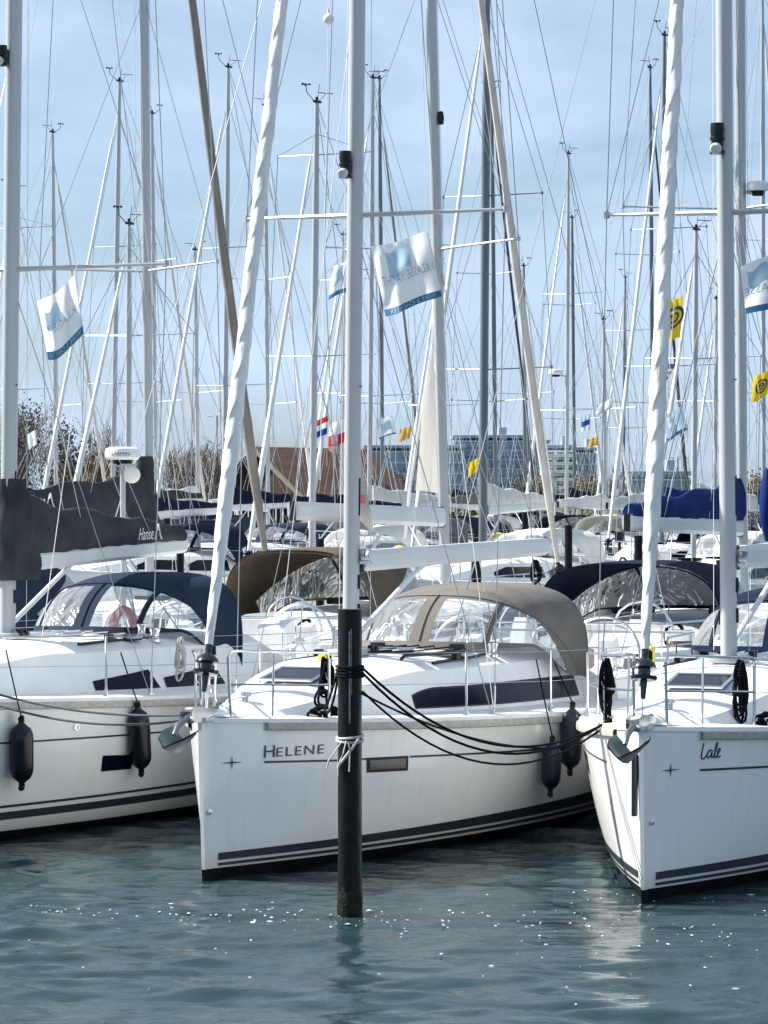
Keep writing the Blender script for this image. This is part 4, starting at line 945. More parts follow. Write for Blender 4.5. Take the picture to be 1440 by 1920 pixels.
rope('grey mooring lines sagging from the left edge to the bow of HELENE', [sag(P(-90, 1275, 26.5), b1s, .12, 16), sag(P(-90, 1290, 26.6), b1s + Vector((0, 0, -.03)), .17, 16)], .011, mat('rope_grey', (.10, .11, .12), .85, namt=.3))

# ================================================================== fenders
def side_fender(label, root, h, px, pyt, pyb, pyrope, r=.11, mt=None, side=1, off=.13, tilt=0):
    t, z = hull_at(root, h, px, (pyt + pyb) / 2, side, off); z1 = solve_z(root, lambda q: h.pt(t, q, side, off), pyt, 0, 2.5); z0 = solve_z(root, lambda q: h.pt(t, q, side, off), pyb, -.5, 2)
    p = h.pt(t, .9, side, off); a = Vector((p.x, p.y, z1)); b = Vector((p.x - .03, p.y + tilt, z0)); e = Vector((side * (h.bd(t) - .06), t - .05 - tilt * .4, solve_z(root, lambda q: Vector((side * (h.bd(t) - .06), t, q)), pyrope, 0, 3)))
    return fender(label, world(root, a), world(root, b), world(root, e), r, mt)
side_fender('glossy black fender nearest the left edge on the pale grey yacht', H3, h3, 38, 1345, 1480, 1218, .112, tilt=.06)
side_fender('black fender on the pale grey yacht just left of the bow of HELENE', H3, h3, 257, 1318, 1455, 1222, .108, tilt=.14)
side_fender('navy blue fender hanging lowest on the aft port side of HELENE', H1, h1, 1028, 1382, 1492, 1235, .095, FENDB, off=.12, tilt=.02)
side_fender('grey fender higher up, wedged between HELENE and the bow of Lale', H1, h1, 1074, 1318, 1452, 1240, .105, FENDG, off=.14)

# ================================================================== flags
def flag(label, hoist_top, hoist_bot, fly, mt, hal_top, hal_bot=None, amp=.05, seed=0, stripe=None, txt=None, bands=None, emblem=None, drop=.0, nx=18, ny=12, mirror=False, cat='flag', txt2=None, waves=1.6, shear_=0.0, patch=None):
    a, b, f_ = Vector(hoist_top), Vector(hoist_bot), Vector(fly); hl_ = (a - b).length; n_ = f_.cross(a - b).normalized()
    def S(u, v):
        p = b.lerp(a, v) + f_ * u + Vector((0, 0, -drop * u * u * hl_ + shear_ * u * hl_))
        return p + n_ * (amp * max(u, 0) ** .6 * math.sin(u * waves * math.pi * 1.3 + v * 1.7 + seed)) + n_ * amp * .5 * u * noise.noise(Vector((u * 4, v * 4, seed))) + Vector((0, 0, hl_ * .05 * u * math.sin(u * 5 + seed + v * 2)))
    bands = bands or [(0, 1, mt)]; o = None
    for (v0, v1, mm) in bands:
        m = MB(); m.grid([[S(i / nx, lerp(v0, v1, j / ny)) for j in range(ny + 1)] for i in range(nx + 1)])
        if o is None: o = m.build('flag', mm, None); tag(o, label, cat, None)
        else: m.build('flag_band', mm, o)
    nn = n_ if n_.y < 0 else -n_
    if stripe:
        m = MB(); m.grid([[S(i / nx, lerp(stripe[0], stripe[1], j / 3)) + nn * .006 for j in range(4)] for i in range(nx + 1)]); m.build('flag_stripe', stripe[2], o)
    if patch:
        m = MB(); m.grid([[S(lerp(patch[0], patch[1], i / 10), lerp(patch[2], patch[3], j / 8) + .06 * math.sin(i * .6)) + nn * .004 for j in range(9)] for i in range(11)]); m.build('flag_patch', patch[4], o)
    for tx in (txt, txt2):
        if tx:
            t_, u0, u1, v0, v1, tm = tx; vs, fs, asp = text_geo(t_, 0, 1.05, -.012); m = MB()
            m.add([S(lerp(u0, u1, u), lerp(v0, v1, v)) + nn * .010 for u, v in vs], fs); m.build('lettering', tm, o, smooth=False)
    if emblem:
        cu, cv, rr, em, kind = emblem; ar_ = hl_ / f_.length; m = MB(); r1, r0 = rr, rr * .74; N = 24; rows = []
        for i in range(N + 1):
            th = 2 * math.pi * i / N; rows.append([S(cu + r1 * ar_ * math.cos(th), cv + r1 * math.sin(th)) + nn * .008, S(cu + r0 * ar_ * math.cos(th), cv + r0 * math.sin(th)) + nn * .008])
        m.grid(rows); rows = []
        for i in range(15):
            th = R(20) + R(300) * i / 14; rows.append([S(cu + rr * .5 * ar_ * math.cos(th), cv + rr * .5 * math.sin(th)) + nn * .008, S(cu + rr * .3 * ar_ * math.cos(th), cv + rr * .3 * math.sin(th)) + nn * .008])
        m.grid(rows); m.grid([[S(cu - rr * .5 * ar_, cv + rr * .09) + nn * .008, S(cu - rr * .5 * ar_, cv - rr * .09) + nn * .008], [S(cu + rr * .5 * ar_, cv + rr * .09) + nn * .008, S(cu + rr * .5 * ar_, cv - rr * .09) + nn * .008]])
        m.build('flag_emblem', em, o)
    line(o, 'halyard', [Vector(hal_top), a, b] + ([Vector(hal_bot)] if hal_bot is not None else []), .004, WIREL, 4)
    return o
def spr(root, px):     # point on the port spreader of a near yacht at a pixel column
    return None
d1f = 27.3
flag('white flag with pale blue print and mirrored lettering flying from the port spreader of HELENE', P(801, 433, d1f), P(829, 556, d1f), P(695, 470, d1f) - P(801, 433, d1f), FLW, P(799, 408, d1f), P(925, 1325, 27.3), amp=.12, seed=1.0,
     stripe=(.0, .10, FLB), txt=('1.KLASSE YACHT', .03, .93, .42, .55, TEXTB), txt2=('MORE & CHARTER', .1, .9, .02, .08, FLW), patch=(.38, .78, .55, .92, FLL), drop=.0, shear_=0.02)
d3f = 29.0
flag('white flag with dark teal lower stripe below the spreader of the pale grey yacht', P(140, 514, d3f), P(157, 625, d3f), P(72, 596, d3f) - P(140, 514, d3f), FLW, P(146, 490, d3f), P(60, 1330, d3f), amp=.11, seed=2.2,
     stripe=(.0, .13, FLB), txt=('KLASSE Y', .1, .92, .42, .54, TEXTB), txt2=('MORE & CHARTER', .06, .95, .02, .11, FLW), patch=(.5, .9, .5, .8, FLL), drop=-.25, shear_=0)
d2f = 25.9
flag('white and pale blue flag cut off by the right edge below the spreader of Lale', P(1500, 462, d2f), P(1512, 556, d2f), P(1386, 500, d2f) - P(1500, 462, d2f), FLW, P(1500, 400, d2f), None, amp=.05, seed=3.0,
     stripe=(.0, .12, FLB), txt=('KLASSE', .35, .98, .35, .5, TEXTB), patch=(.5, .9, .5, .85, FLL))
def fl(label, ht, hb, fy, d, mt, up=60, **k):
    a, b, c = P(*ht, d), P(*hb, d), P(*fy, d); flag(label, a, b, c - a, mt, a + Vector((0, 0, up * d / F)), b - Vector((0, 0, up * d / F)), nx=10, ny=6, **k)
fl('white flag with teal edge half hidden behind the mast of HELENE', (655, 488), (650, 548), (621, 500), 40, FLW, amp=.05, stripe=(0, .15, FLB), patch=(.3, .8, .4, .9, FLL))
fl('yellow flag with black round emblem next to the furled headsail of Lale', (1280, 555), (1275, 632), (1252, 565), 38, FLY, amp=.04, emblem=(.5, .55, .26, TEXTD, 'e'), seed=1)
fl('yellow flag with black emblem at the right edge', (1446, 690), (1443, 737), (1412, 710), 45, FLY, amp=.04, emblem=(.5, .5, .27, TEXTD, 'e'), seed=2)
fl('small dark red and white striped pennant high right of centre', (1267, 683), (1250, 714), (1245, 680), 70, FLR, amp=.03, bands=[(0, .22, FLR), (.22, .38, FLW), (.38, .55, FLR), (.55, .7, FLW), (.7, .85, FLR), (.85, 1, FLN)])
fl('translucent white-blue flag right of the furled headsail of Lale', (1277, 762), (1290, 806), (1240, 778), 50, FLL, amp=.05, stripe=(0, .12, FLB), patch=(.2, .8, .45, .9, FLW), drop=.1)
fl('red white and blue flag above the brown-red roof', (616, 779), (613, 814), (588, 790), 85, FLW, amp=.05, bands=[(0, .36, FLN), (.36, .68, FLW), (.68, 1, FLR)], txt=None)
fl('white and red flag directly left of the mast of HELENE', (648, 785), (645, 830), (618, 795), 80, FLW, amp=.06, bands=[(0, .45, FLR), (.45, 1, FLW)], patch=(.4, .8, .1, .5, FLW), seed=3)
fl('white flag with blue square frame right of the mast of HELENE', (735, 778), (742, 813), (704, 787), 80, FLW, amp=.03, stripe=(0, .08, FLB), patch=(.15, .75, .25, .75, FLL))
fl('small ochre flag above the blue apartment block', (772, 797), (768, 822), (750, 806), 85, FLO, amp=.05)
fl('small yellow flag hanging in front of the blue block beside a grey mast', (898, 857), (897, 883), (879, 868), 80, FLY, amp=.05)
fl('small blue and white flag left of the black furled sail lines', (1106, 777), (1106, 806), (1090, 782), 90, FLW, amp=.05, bands=[(0, .35, FLW), (.35, .7, FLN), (.7, 1, FLL)])
fl('small ochre flag by the white balcony building', (1122, 817), (1121, 834), (1104, 824), 90, FLO, amp=.05)
fl('pale windblown flag lying almost flat right of the radar mast', (1150, 745), (1147, 765), (1119, 760), 90, FLW, amp=.05, stripe=(0, .2, FLL))
fl('white flag in front of the dark tree at the far left', (66, 806), (70, 833), (50, 815), 95, FLW, amp=.05)

# ================================================================== rows of yachts further off
TOW, AWY = 22, 205
hulls_n = []
rows_ = [
 # mast px, dist, heading, ytop, cover, hood, sail, label
 (905, 64, 24, -60, 'white', 'white', SAILW, 'yacht with creamy bundled mainsail behind the boom of HELENE', dict(mast_r=.085, spz=(5.9, 9.6), mastm=ALUD)),
 (585, 66, 24, 190, 'navy', 'white', SAILW, 'yacht in front of the brown-red roof with navy sail cover', dict(mast_r=.07)),
 (240, 66, 22, 420, 'navy', 'navy', SAILW, 'low yacht behind the radar pole', dict(mast_r=.06)),
 (1300, 66, 24, 430, 'white', 'white', SAILW, 'white yacht with pale sprayhood behind the blue sail cover', dict(mast_r=.06)),
 (210, 90, 30, 150, 'charcoal', 'navy', SAILW, 'yacht whose mast rises just right of the teal-striped flag', {}),
 (420, 88, 30, 125, 'navy', 'slate', SAILW, 'yacht whose mast rises left of the white furled headsail of HELENE', {}),
 (692, 90, 27, 145, 'white', 'taupe', SAILW, 'yacht whose mast stands right beside the mast of HELENE', {}),
 (1240, 84, 27, 65, 'blue', 'navy', SAILW, 'yacht with the tall thin mast left of the furled headsail of Lale', dict(mastm=ALUD)),
 (1062, 108, 27, 288, 'navy', 'white', SAILW, 'yacht with the mast carrying a small radar left of the dark stays', dict(radar=(703))),
 (106, 104, AWY, 250, 'charcoal', 'navy', SAILC, 'yacht under the far left mast with a wind vane', {}),
 (292, 104, AWY, 215, 'navy', 'navy', SAILC, 'yacht whose thin mast hides behind the charcoal cover mast', {}),
 (503, 104, AWY, 200, 'white', 'slate', SAILW, 'yacht in front of the dark gable of the house', {}),
 (718, 104, AWY, 150, 'navy', 'white', SAILB, 'yacht right of the mast of HELENE with a dark mast', dict(mastm=ALUD)),
 (930, 100, AWY, 172, 'taupe', 'navy', WIRED, 'yacht with dark mast and black furled headsail near the blue block', dict(mastm=ALUD)),
 (1225, 102, AWY, 130, 'white', 'white', WIRED, 'yacht with dark mast doubling the tall one left of Lale', dict(mastm=ALUD)),
 (1078, 125, AWY, 410, 'navy', 'navy', SAILW, 'far yacht with short mast in front of the white balcony building', dict(mastm=ALUD)),
 (1168, 135, 24, 520, 'blue', 'white', SAILW, 'far yacht with a box-topped short mast and blue cover', dict(mastm=ALUD)),
 (1432, 88, AWY, -40, 'charcoal', 'navy', SAILW, 'yacht at the right edge behind the mast of Lale', {}),
 (1340, 104, 24, 560, 'white', 'slate', SAILW, 'far small yacht behind the blue sail cover', {}),
 (820, 100, 24, 470, 'navy', 'slate', SAILW, 'far yacht half hidden by the mast with the cream triangle', {}),
 (20, 92, 26, 360, 'navy', 'navy', SAILW, 'yacht behind the charcoal canvas at the left edge', {}),
 (372, 106, AWY, 470, 'white', 'white', SAILW, 'far yacht before the bare round tree', {}),
 (640, 108, 24, 440, 'white', 'white', SAILW, 'far yacht before the brown-red roof', {}),
 (985, 112, AWY, 500, 'charcoal', 'white', SAILW, 'far yacht before the blue block, with dark stays', dict(mastm=ALUD)),
 (1135, 106, AWY, 600, 'white', 'navy', SAILW, 'far yacht with low boom right of the drum of the cream headsail', {}),
]
rb2 = random.Random(11); FAR = []
for (px, d, a, yt, cov, hd, sl_, lab, kw) in rows_:
    kw = dict(kw); rad = kw.pop('radar', None)
    topz = CH + (HZ - yt) * d / F; k = dict(mT=4.0 if topz > 13 else 3.3, L=11.6 if topz > 13 else 9.8, B=3.7 if topz > 13 else 3.3, F0=1.4 + rb2.random() * .25, F1=1.1 + rb2.random() * .25, mast_r=.066, wire=.009, sail_r=.07, spz=(6.2 + rb2.random() * .8, 10.4 + rb2.random()), spl=1.35, coverh=.45 + rb2.random() * .2,
             rake=.5 + rb2.random() * 1.2, boom_swing=rb2.uniform(-4, 4), boom_z=2.75 + rb2.random() * .3, boomL=4.4, boomd=.22)
    k.update(kw)
    r_ = sailboat(lab, mast_px=px, d=d, a=a, ytop=yt, det=0, cover=cov, hoodc=hd, sail=sl_, **k)
    FAR.append(r_)
    if rad:
        z = CH + (HZ - rad) * d / F; q = r_[2](z) + Vector((-.3, -.35, 0)); radome(r_[0], q, .26, .2); m = MB(); m.tube([r_[2](z) + Vector((0, 0, -.05)), q], .03, 5); m.build('radar_arm', ALU, r_[0])
# two hoisted triangular sails
def tri_sail(par, pts, name='hoisted_sail', mt=SAILT, bel=.12):
    a, b, c = [Vector(p) for p in pts]; n_ = (b - a).cross(c - a).normalized(); m = MB(); rows = []; N = 10
    for i in range(N + 1):
        f = i / N; p, q = a.lerp(b, f), a.lerp(c, f); rows.append([p.lerp(q, j / 6) + n_ * bel * math.sin(math.pi * f) * math.sin(math.pi * j / 6) for j in range(7)])
    m.grid(rows); return m.build(name, mt, par)
o = tri_sail(None, [P(812, 640, 46), P(776, 918, 46.6), P(826, 925, 45.5)]); o.name = 'staysail'; tag(o, 'tall cream triangular staysail left of the mast above the blue block', 'sail')
line(o, 'luff_wire', [P(813, 560, 46), P(812, 640, 46), P(768, 918, 46.6), P(760, 1010, 46.8)], .03, SAILW, 6)
o = tri_sail(None, [P(672, 826, 40), P(668, 992, 40.4), P(701, 996, 40)]); o.name = 'storm_sail'; tag(o, 'small white triangular sail right of the mast of HELENE with a red label', 'sail')
m = MB(); m.grid([[P(671, 925, 39.7), P(671, 944, 39.7)], [P(686, 928, 39.65), P(686, 944, 39.65)]]); m.build('sail_label', mat('label_red', (.30, .06, .08), .6), o)

# ================================================================== far bank: house, blocks, trees, lamps
def house():
    d = 165; root = empty('brick_house', Vector((P(585, HZ, d).x, d, 1.0)), R(-40), label='low brick house with brown-red tiled roof on the far bank', cat='house')
    W_, D_, hw, hr = 6.8, 8.6, 2.2, 4.7
    br = mat('dark_brick', (.045, .026, .020), .9, nscale=4, namt=.4, bump=.5, bscale=20)
    m = MB(); q = [(-W_ / 2, -D_ / 2), (W_ / 2, -D_ / 2), (W_ / 2, D_ / 2), (-W_ / 2, D_ / 2)]
    m.grid([[(x, y, -.6) for x, y in q], [(x, y, hw) for x, y in q]], 0, True)
    for y in (-D_ / 2, D_ / 2): m.poly([(-W_ / 2, y, hw), (W_ / 2, y, hw), (0, y, hr - .12)])
    m.build('wall', br, root)
    rt = mat('roof_tiles', (.105, .052, .036), .9, nscale=1.5, namt=.35, bump=.7, bscale=9, stretch=(1, .3, 1))
    m = MB()
    for s_ in (1, -1): m.grid([[(s_ * (W_ / 2 + .5), -D_ / 2 - .4, hw - .4), (s_ * (W_ / 2 + .5), D_ / 2 + .4, hw - .4)], [(0, -D_ / 2 - .4, hr), (0, D_ / 2 + .4, hr)], [(0, -D_ / 2 - .4, hr + .15), (0, D_ / 2 + .4, hr + .15)], [(s_ * (W_ / 2 + .55), -D_ / 2 - .4, hw - .25), (s_ * (W_ / 2 + .55), D_ / 2 + .4, hw - .25)]])
    m.build('roof', rt, root, smooth=False)
    m = MB(); m.box((.4, 1.5, hr + .35), (.6, .6, 1.1)); m.build('chimney', mat('chimney_brick', (.3, .2, .15), .9, namt=.3), root)
    m = MB()
    for s_ in (1, -1): m.tube([(s_ * (W_ / 2 + .52), -D_ / 2 - .43, hw - .42), (0, -D_ / 2 - .43, hr + .02)], .13, 5)
    m.build('verge_board', mat('verge_paint', (.22, .19, .13), .7, namt=.2), root)
    for x in (-2.2, -.7, .8, 2.3):
        m = MB(); m.box((x, -D_ / 2 - .03, 1.2), (1.0, .06, 1.2)); w_ = m.build('window', GLASS, root); m = MB()
        for sx in (-.5, 0, .5): m.box((x + sx, -D_ / 2 - .07, 1.2), (.06, .05, 1.25))
        m.build('window_frame', PLAST, w_)
house()
def block(label, px0, px1, pyt, d, depth, col, floors, white=False, rz=0, gcol=(.17, .25, .36), name='apartment_building', bands=True):
    x0, x1 = P(px0, 0, d).x, P(px1, 0, d).x; zt = CH + (HZ - pyt) * d / F; W_ = x1 - x0; root = empty(name, ((x0 + x1) / 2, d, 1.5), rz, label=label, cat='apartment building'); zt -= 1.5
    m = MB(); m.box((0, depth / 2, zt / 2 - .5), (W_, depth, zt + 1)); m.build('wall', col, root)
    fh = (zt - .6) / floors; gl = mat('facade_glass_%d' % int(gcol[2] * 100), gcol, .18, nscale=.25, namt=.35)
    fr = mat('facade_panel', (.40, .47, .54), .7, namt=.1)
    nb = max(3, int(W_ / 3.2)); fz = 1.0 if not white else 1.0
    for i in range(floors):
        z = .5 + fh * (i + .5)
        m = MB(); m.box((0, -.06, z), (W_ * .97, .14, fh * .62)); g = m.build('window_band', gl, root)
        m = MB(); m.box((0, -.17, z + fh * .32), (W_ * .98, .14, .2))
        for k in range(nb + 1): m.box((-W_ * .485 + W_ * .97 * k / nb, -.16, z), (.22 if not white else .35, .12, fh * .62))
        m.build('mullion', fr if not white else PLAST, g)
        if white:
            m = MB(); m.box((0, -.9, z - fh * .42), (W_ * .9, 1.6, .18)); m.box((0, -1.65, z - fh * .25), (W_ * .9, .12, fh * .42)); m.build('balcony', PLAST, root)
    m = MB(); m.box((0, depth / 2, zt + .35), (W_ + .3, depth + .3, .5)); m.box((W_ * .2, depth / 2, zt + 1.2), (W_ * .12, 4, 1.4)); m.build('parapet', mat('facade_top', (.26, .32, .40), .8, namt=.1), root)
BLU = mat('facade_blue', (.24, .32, .43), .7, nscale=.3, namt=.2); BLU2 = mat('facade_blue_dark', (.18, .26, .37), .7, nscale=.3, namt=.2); WHT = mat('facade_white', (.6, .62, .62), .7, nscale=.3, namt=.1)
block('long low blue-grey block left of the tall one, partly behind the brown-red roof', 684, 872, 842, 420, 16, BLU, 5)
block('tallest blue apartment block on the far bank', 850, 986, 823, 430, 16, BLU2, 7)
block('blue wing stepping down right of the tallest block', 978, 1030, 832, 440, 14, BLU2, 6)
block('white apartment building with rows of balconies', 1022, 1078, 842, 400, 14, WHT, 7, white=True, gcol=(.12, .14, .16))
block('grey blue house block right of the white balcony building', 1078, 1118, 846, 425, 14, BLU, 5)
block('pale low shed with flat white roof on the right bank', 1176, 1300, 893, 330, 10, mat('shed_wall', (.3, .33, .34), .8, namt=.1), 2)
block('small flat-roofed grey house behind the charcoal covers', 318, 446, 925, 190, 10, mat('grey_cladding', (.16, .18, .20), .8, namt=.15), 1)
block('low grey building under the house roof at the left of the gable', 445, 545, 915, 182, 6, mat('grey_cladding2', (.10, .11, .12), .8, namt=.15), 1)
BARK = mat('bark_grey', (.13, .105, .085), .9, nscale=12, namt=.35, bump=.6); TWIG = mat('twigs', (.20, .15, .11), .9, nscale=4, namt=.3)
def tree(label, px, pyt, d, wpx, seed, leaf=None, twig=TWIG, dens=1.0, group='bare trees on the far bank', leafn=0, droop=0, name='bare_tree', zb=.8):
    rnd = random.Random(seed); base = P(px, HZ, d); base.z = zb; H_ = CH + (HZ - pyt) * d / F - zb; W_ = wpx * d / F; root = empty(name, base, 0, label=label, cat='tree', group=group)
    tr, cr_ = MB(), MB(); tips = []
    def grow(p, dr, ln, r, lev):
        pts = [p]; rs = [r]; q = p; dd = dr.copy()
        for i in range(4):
            dd = (dd + Vector((rnd.gauss(0, .12), rnd.gauss(0, .12), rnd.gauss(.03, .07) - droop * lev * .06))).normalized(); q = q + dd * ln / 4; pts.append(q); rs.append(r * (1 - .16 * (i + 1)))
        (tr if lev < 2 else cr_).tube(pts, rs, 5 if lev < 2 else 3, cap=False)
        if lev >= 4: tips.append(pts[-1]); return
        n = (6, 5, 4, 3)[lev] if lev < 4 else 0
        for k in range(int(n * dens + .5)):
            f = rnd.uniform(.35, 1) if k else 1; c = pts[min(4, int(f * 4 + .5))]
            ax = Vector((rnd.gauss(0, 1) * W_ / H_ * 1.1, rnd.gauss(0, 1) * W_ / H_, rnd.uniform(.1, 1.1))).normalized()
            nd = (dd * .55 + ax * .75).normalized(); grow(c, nd, ln * rnd.uniform(.58, .76), max(rs[min(4, int(f * 4 + .5))] * .62, .018), lev + 1)
    grow(Vector((0, 0, -.3)), Vector((0, 0, 1)), H_ * .42, H_ * .024, 0)
    allz = max(v[2] for v in cr_.v); allx = sorted(v[0] for v in cr_.v); sx = W_ / max(.1, allx[int(len(allx) * .97)] - allx[int(len(allx) * .03)]); sz = H_ / allz
    for mb in (tr, cr_): mb.v = [(v[0] * sx, v[1] * sx, v[2] * sz) for v in mb.v]
    tr.build('trunk', BARK, root); cr_.build('crown', twig, root)
    if leaf:
        lf = MB()
        for k in range(leafn):
            c = Vector(rnd.choice(tips)); c = Vector((c.x * sx, c.y * sx, c.z * sz)) + Vector((rnd.gauss(0, .35), rnd.gauss(0, .35), rnd.gauss(0, .3))); a = Vector((rnd.gauss(0, 1), rnd.gauss(0, 1), rnd.gauss(0, 1))).normalized() * rnd.uniform(.04, .09); b = a.cross(Vector((rnd.random(), rnd.random(), rnd.random()))).normalized() * .07
            lf.add([c - a, c + b, c + a, c - b], [(0, 1, 2, 3)])
        lf.build('foliage', leaf, root)
LEAFD = mat('foliage_evergreen', (.045, .045, .028), .8, nscale=1.5, namt=.5); LEAFO = mat('foliage_ochre', (.20, .14, .05), .8, nscale=1.5, namt=.4); LEAFY = mat('foliage_spring', (.13, .13, .05), .8, nscale=1.5, namt=.4)
tree('tall dark tree at the left edge behind the pale grey yacht', 48, 745, 150, 110, 1, LEAFD, leafn=1500, dens=1.2, name='dark_tree', group=None)
tree('evergreen mid-height tree between the first two masts at left', 105, 798, 154, 90, 2, LEAFD, leafn=1800, dens=1.1, name='evergreen_tree', group=None)
tree('bare tree with fine pale twigs left of the radar pole', 160, 785, 158, 90, 3)
tree('ochre-brown willow right of the radar dome', 185, 850, 150, 90, 4, LEAFO, leafn=3500, droop=.6, name='willow_tree', group=None)
tree('bare tree leaning over the charcoal sail cover', 240, 830, 160, 80, 5)
tree('round bare tree right of the charcoal-cover mast', 352, 808, 152, 120, 6, dens=1.25, name='round_bare_tree', group=None)
tree('small bare tree left of the taupe furled headsail', 405, 838, 158, 60, 7)
tree('thin bare tree at the left picture edge', 8, 770, 156, 70, 8)
tree('twiggy bare tree left of the furled headsail of Lale', 1160, 860, 200, 60, 9, zb=1)
tree('low bare tree beside the pale shed', 1130, 880, 205, 50, 10, zb=1)
tree('bushy brown tree behind the boom of the yacht at right', 1425, 885, 170, 70, 11, LEAFO, leafn=1500, name='bushy_tree', group=None, zb=1)
tree('olive tree at the right end of the house', 730, 892, 168, 60, 12, LEAFY, leafn=2500, name='olive_tree', group=None, zb=1)
tree('low olive tree left of the pale shed', 1010, 890, 190, 60, 13, LEAFY, leafn=1500, name='olive_tree', group=None, zb=1)
tree('low brown tree under the white balcony building', 1090, 893, 195, 60, 14, LEAFO, leafn=1500, name='brown_tree', group=None, zb=1)
def hedge():
    rnd = random.Random(5); m = MB()
    for k in range(9000):
        x = rnd.uniform(-32, 45); d = rnd.uniform(158, 172); hh = 1.1 + .9 * noise.noise(Vector((x * .12, 0, 3))) + .5 * noise.noise(Vector((x * .6, d, 3)))
        c = Vector((x, d, .9 + rnd.random() ** .7 * max(.3, hh))); a = Vector((rnd.gauss(0, 1), rnd.gauss(0, 1), rnd.gauss(0, 1))).normalized() * rnd.uniform(.1, .3); b = a.cross(Vector((rnd.random(), 1, rnd.random()))).normalized() * .14; m.add([c - a, c + b, c + a, c - b], [(0, 1, 2, 3)])
    tag(m.build('shrub_belt', mat('shrub_foliage', (.085, .075, .045), .9, nscale=.4, namt=.6), None), 'brownish shrubs along the far bank', 'shrubs', None, 'stuff')
hedge()
def lamp(label, px, pyt, d, twin=True):
    b = P(px, HZ, d); b.z = .9; H_ = CH + (HZ - pyt) * d / F - .9; root = empty('street_lamp', b, 0, label=label, cat='street lamp', group='street lamps on the far bank')
    m = MB(); m.tube([(0, 0, -.4), (0, 0, H_)], [.07, .045], 8); m.build('pole', ALUD, root); m = MB(); m.tube([(-.4, 0, H_), (0, 0, H_ + .08), (.4, 0, H_)], .035, 6)
    for s_ in (-.45, .45): m.box((s_, 0, H_ - .02), (.35, .16, .1))
    m.build('lamp_head', PLAST, root)
lamp('twin-armed street lamp right of the translucent flag', 1271, 858, 190); lamp('tall street lamp left of the taupe furled headsail', 407, 780, 200); lamp('thin street lamp left of the house', 484, 835, 200)

# ================================================================== small things on decks
rnd = random.Random(21)
def lump(name, label, cat, p, dim, mt, seed=0, group=None):
    m = MB(); rows = []; N = 10; dx, dy, dz = dim
    for i in range(N + 1):
        ph = math.pi * i / N - math.pi / 2; rows.append([Vector((dx / 2 * math.cos(ph) ** .6 * math.cos(t), dy / 2 * math.cos(ph) ** .6 * math.sin(t), dz / 2 * math.sin(ph))) for t in [2 * math.pi * k / 14 for k in range(14)]] if 0 < i < N else [Vector((.002 * math.cos(2 * math.pi * k / 14), .002 * math.sin(2 * math.pi * k / 14), dz / 2 * math.sin(ph))) for k in range(14)])
    rows = [[v + Vector(noise.noise_vector(v * 9 + Vector((seed, 0, 0)))) * min(dim) * .28 for v in r] for r in rows]
    m.grid(rows, 0, True, True); o = m.build(name, mt, None, angle=80); o.location = p; return tag(o, label, cat, group)
lump('folded_bag', 'crumpled yellow bag on deck behind the tall black pile', 'bag', P(610, 1232, 27.6), (.13, .12, .07), YELLOW, 1)
lump('folded_bag', 'yellow-green bag hanging behind the furling drum of Lale', 'bag', P(1220, 1234, 27.2), (.09, .08, .22), mat('yellow_green', (.55, .50, .05), .7), 2)
wbox('companion_panel', 1277, 1222, 37.5, (.28, .06, .55), BROWNP, 'brown-red panel standing in the cockpit left of the mast of Lale', 'panel', -.3)
wbox('deck_locker', 517, 1188, 34.3, (.34, .3, .30), PLAST, 'white cockpit locker with sloping lid between the pale grey yacht and HELENE', 'locker', -.4, .35)
wbox('deck_locker', 1275, 1192, 37.4, (.32, .3, .12), PLAST, 'white locker top above the brown-red panel', 'locker', -.3)
m = MB(); m.tube([(-.1, 0, 0), (0, 0, .13), (.1, 0, 0)], .012, 6); 
c = P(616, 36, 30); m = MB(); m.lathe([(.001, -.055), (.03, -.045), (.052, -.02), (.055, 0), (.052, .02), (.03, .045), (.012, .055), (.012, .1), (.001, .1)], c, 16); o = m.build('signal_ball', PLAST, None); tag(o, 'small pale ball hoisted on a line left of the mast of HELENE', 'signal ball'); line(o, 'hoist_line', [c + Vector((0, 0, 4)), c, P(600, 900, 30)], .004, WIREL, 4)
mA = [c_ for c_ in A[0].children if c_.name.startswith('mast')][0]; m = MB(); q = A[2](CH + (HZ - 228) * 43.5 / F) + Vector((-.11, .0, 0)); m.lathe([(.001, -.1), (.04, -.09), (.05, 0), (.035, .09), (.001, .1)], q, 12); m.build('steaming_light', BLK, mA)
# bow gear of the two near yachts: windlass, chain, navigation lamp
for root, h in ((H1, h1), (H2, h2), (H3, h3)):
    z = h.sheer(.6) + .05; m = MB(); m.box((0, .95, z + .02), (.22, .3, .05)); m.lathe([(.001, 0), (.05, 0), (.05, .05), (.035, .06), (.035, .1), (.05, .11), (.045, .14), (.001, .145)], (0, .92, z + .03), 14); m.tube([(0, .9, z + .04), (.01, .6, z + .06), (0, .25, z + .05)], .014, 5); m.build('windlass', STEEL, root)
    m = MB(); m.lathe([(.001, 0), (.035, 0), (.035, .07), (.02, .085), (.001, .085)], (0, .24, z + .52), 12); m.build('navigation_lamp', BLK, root)
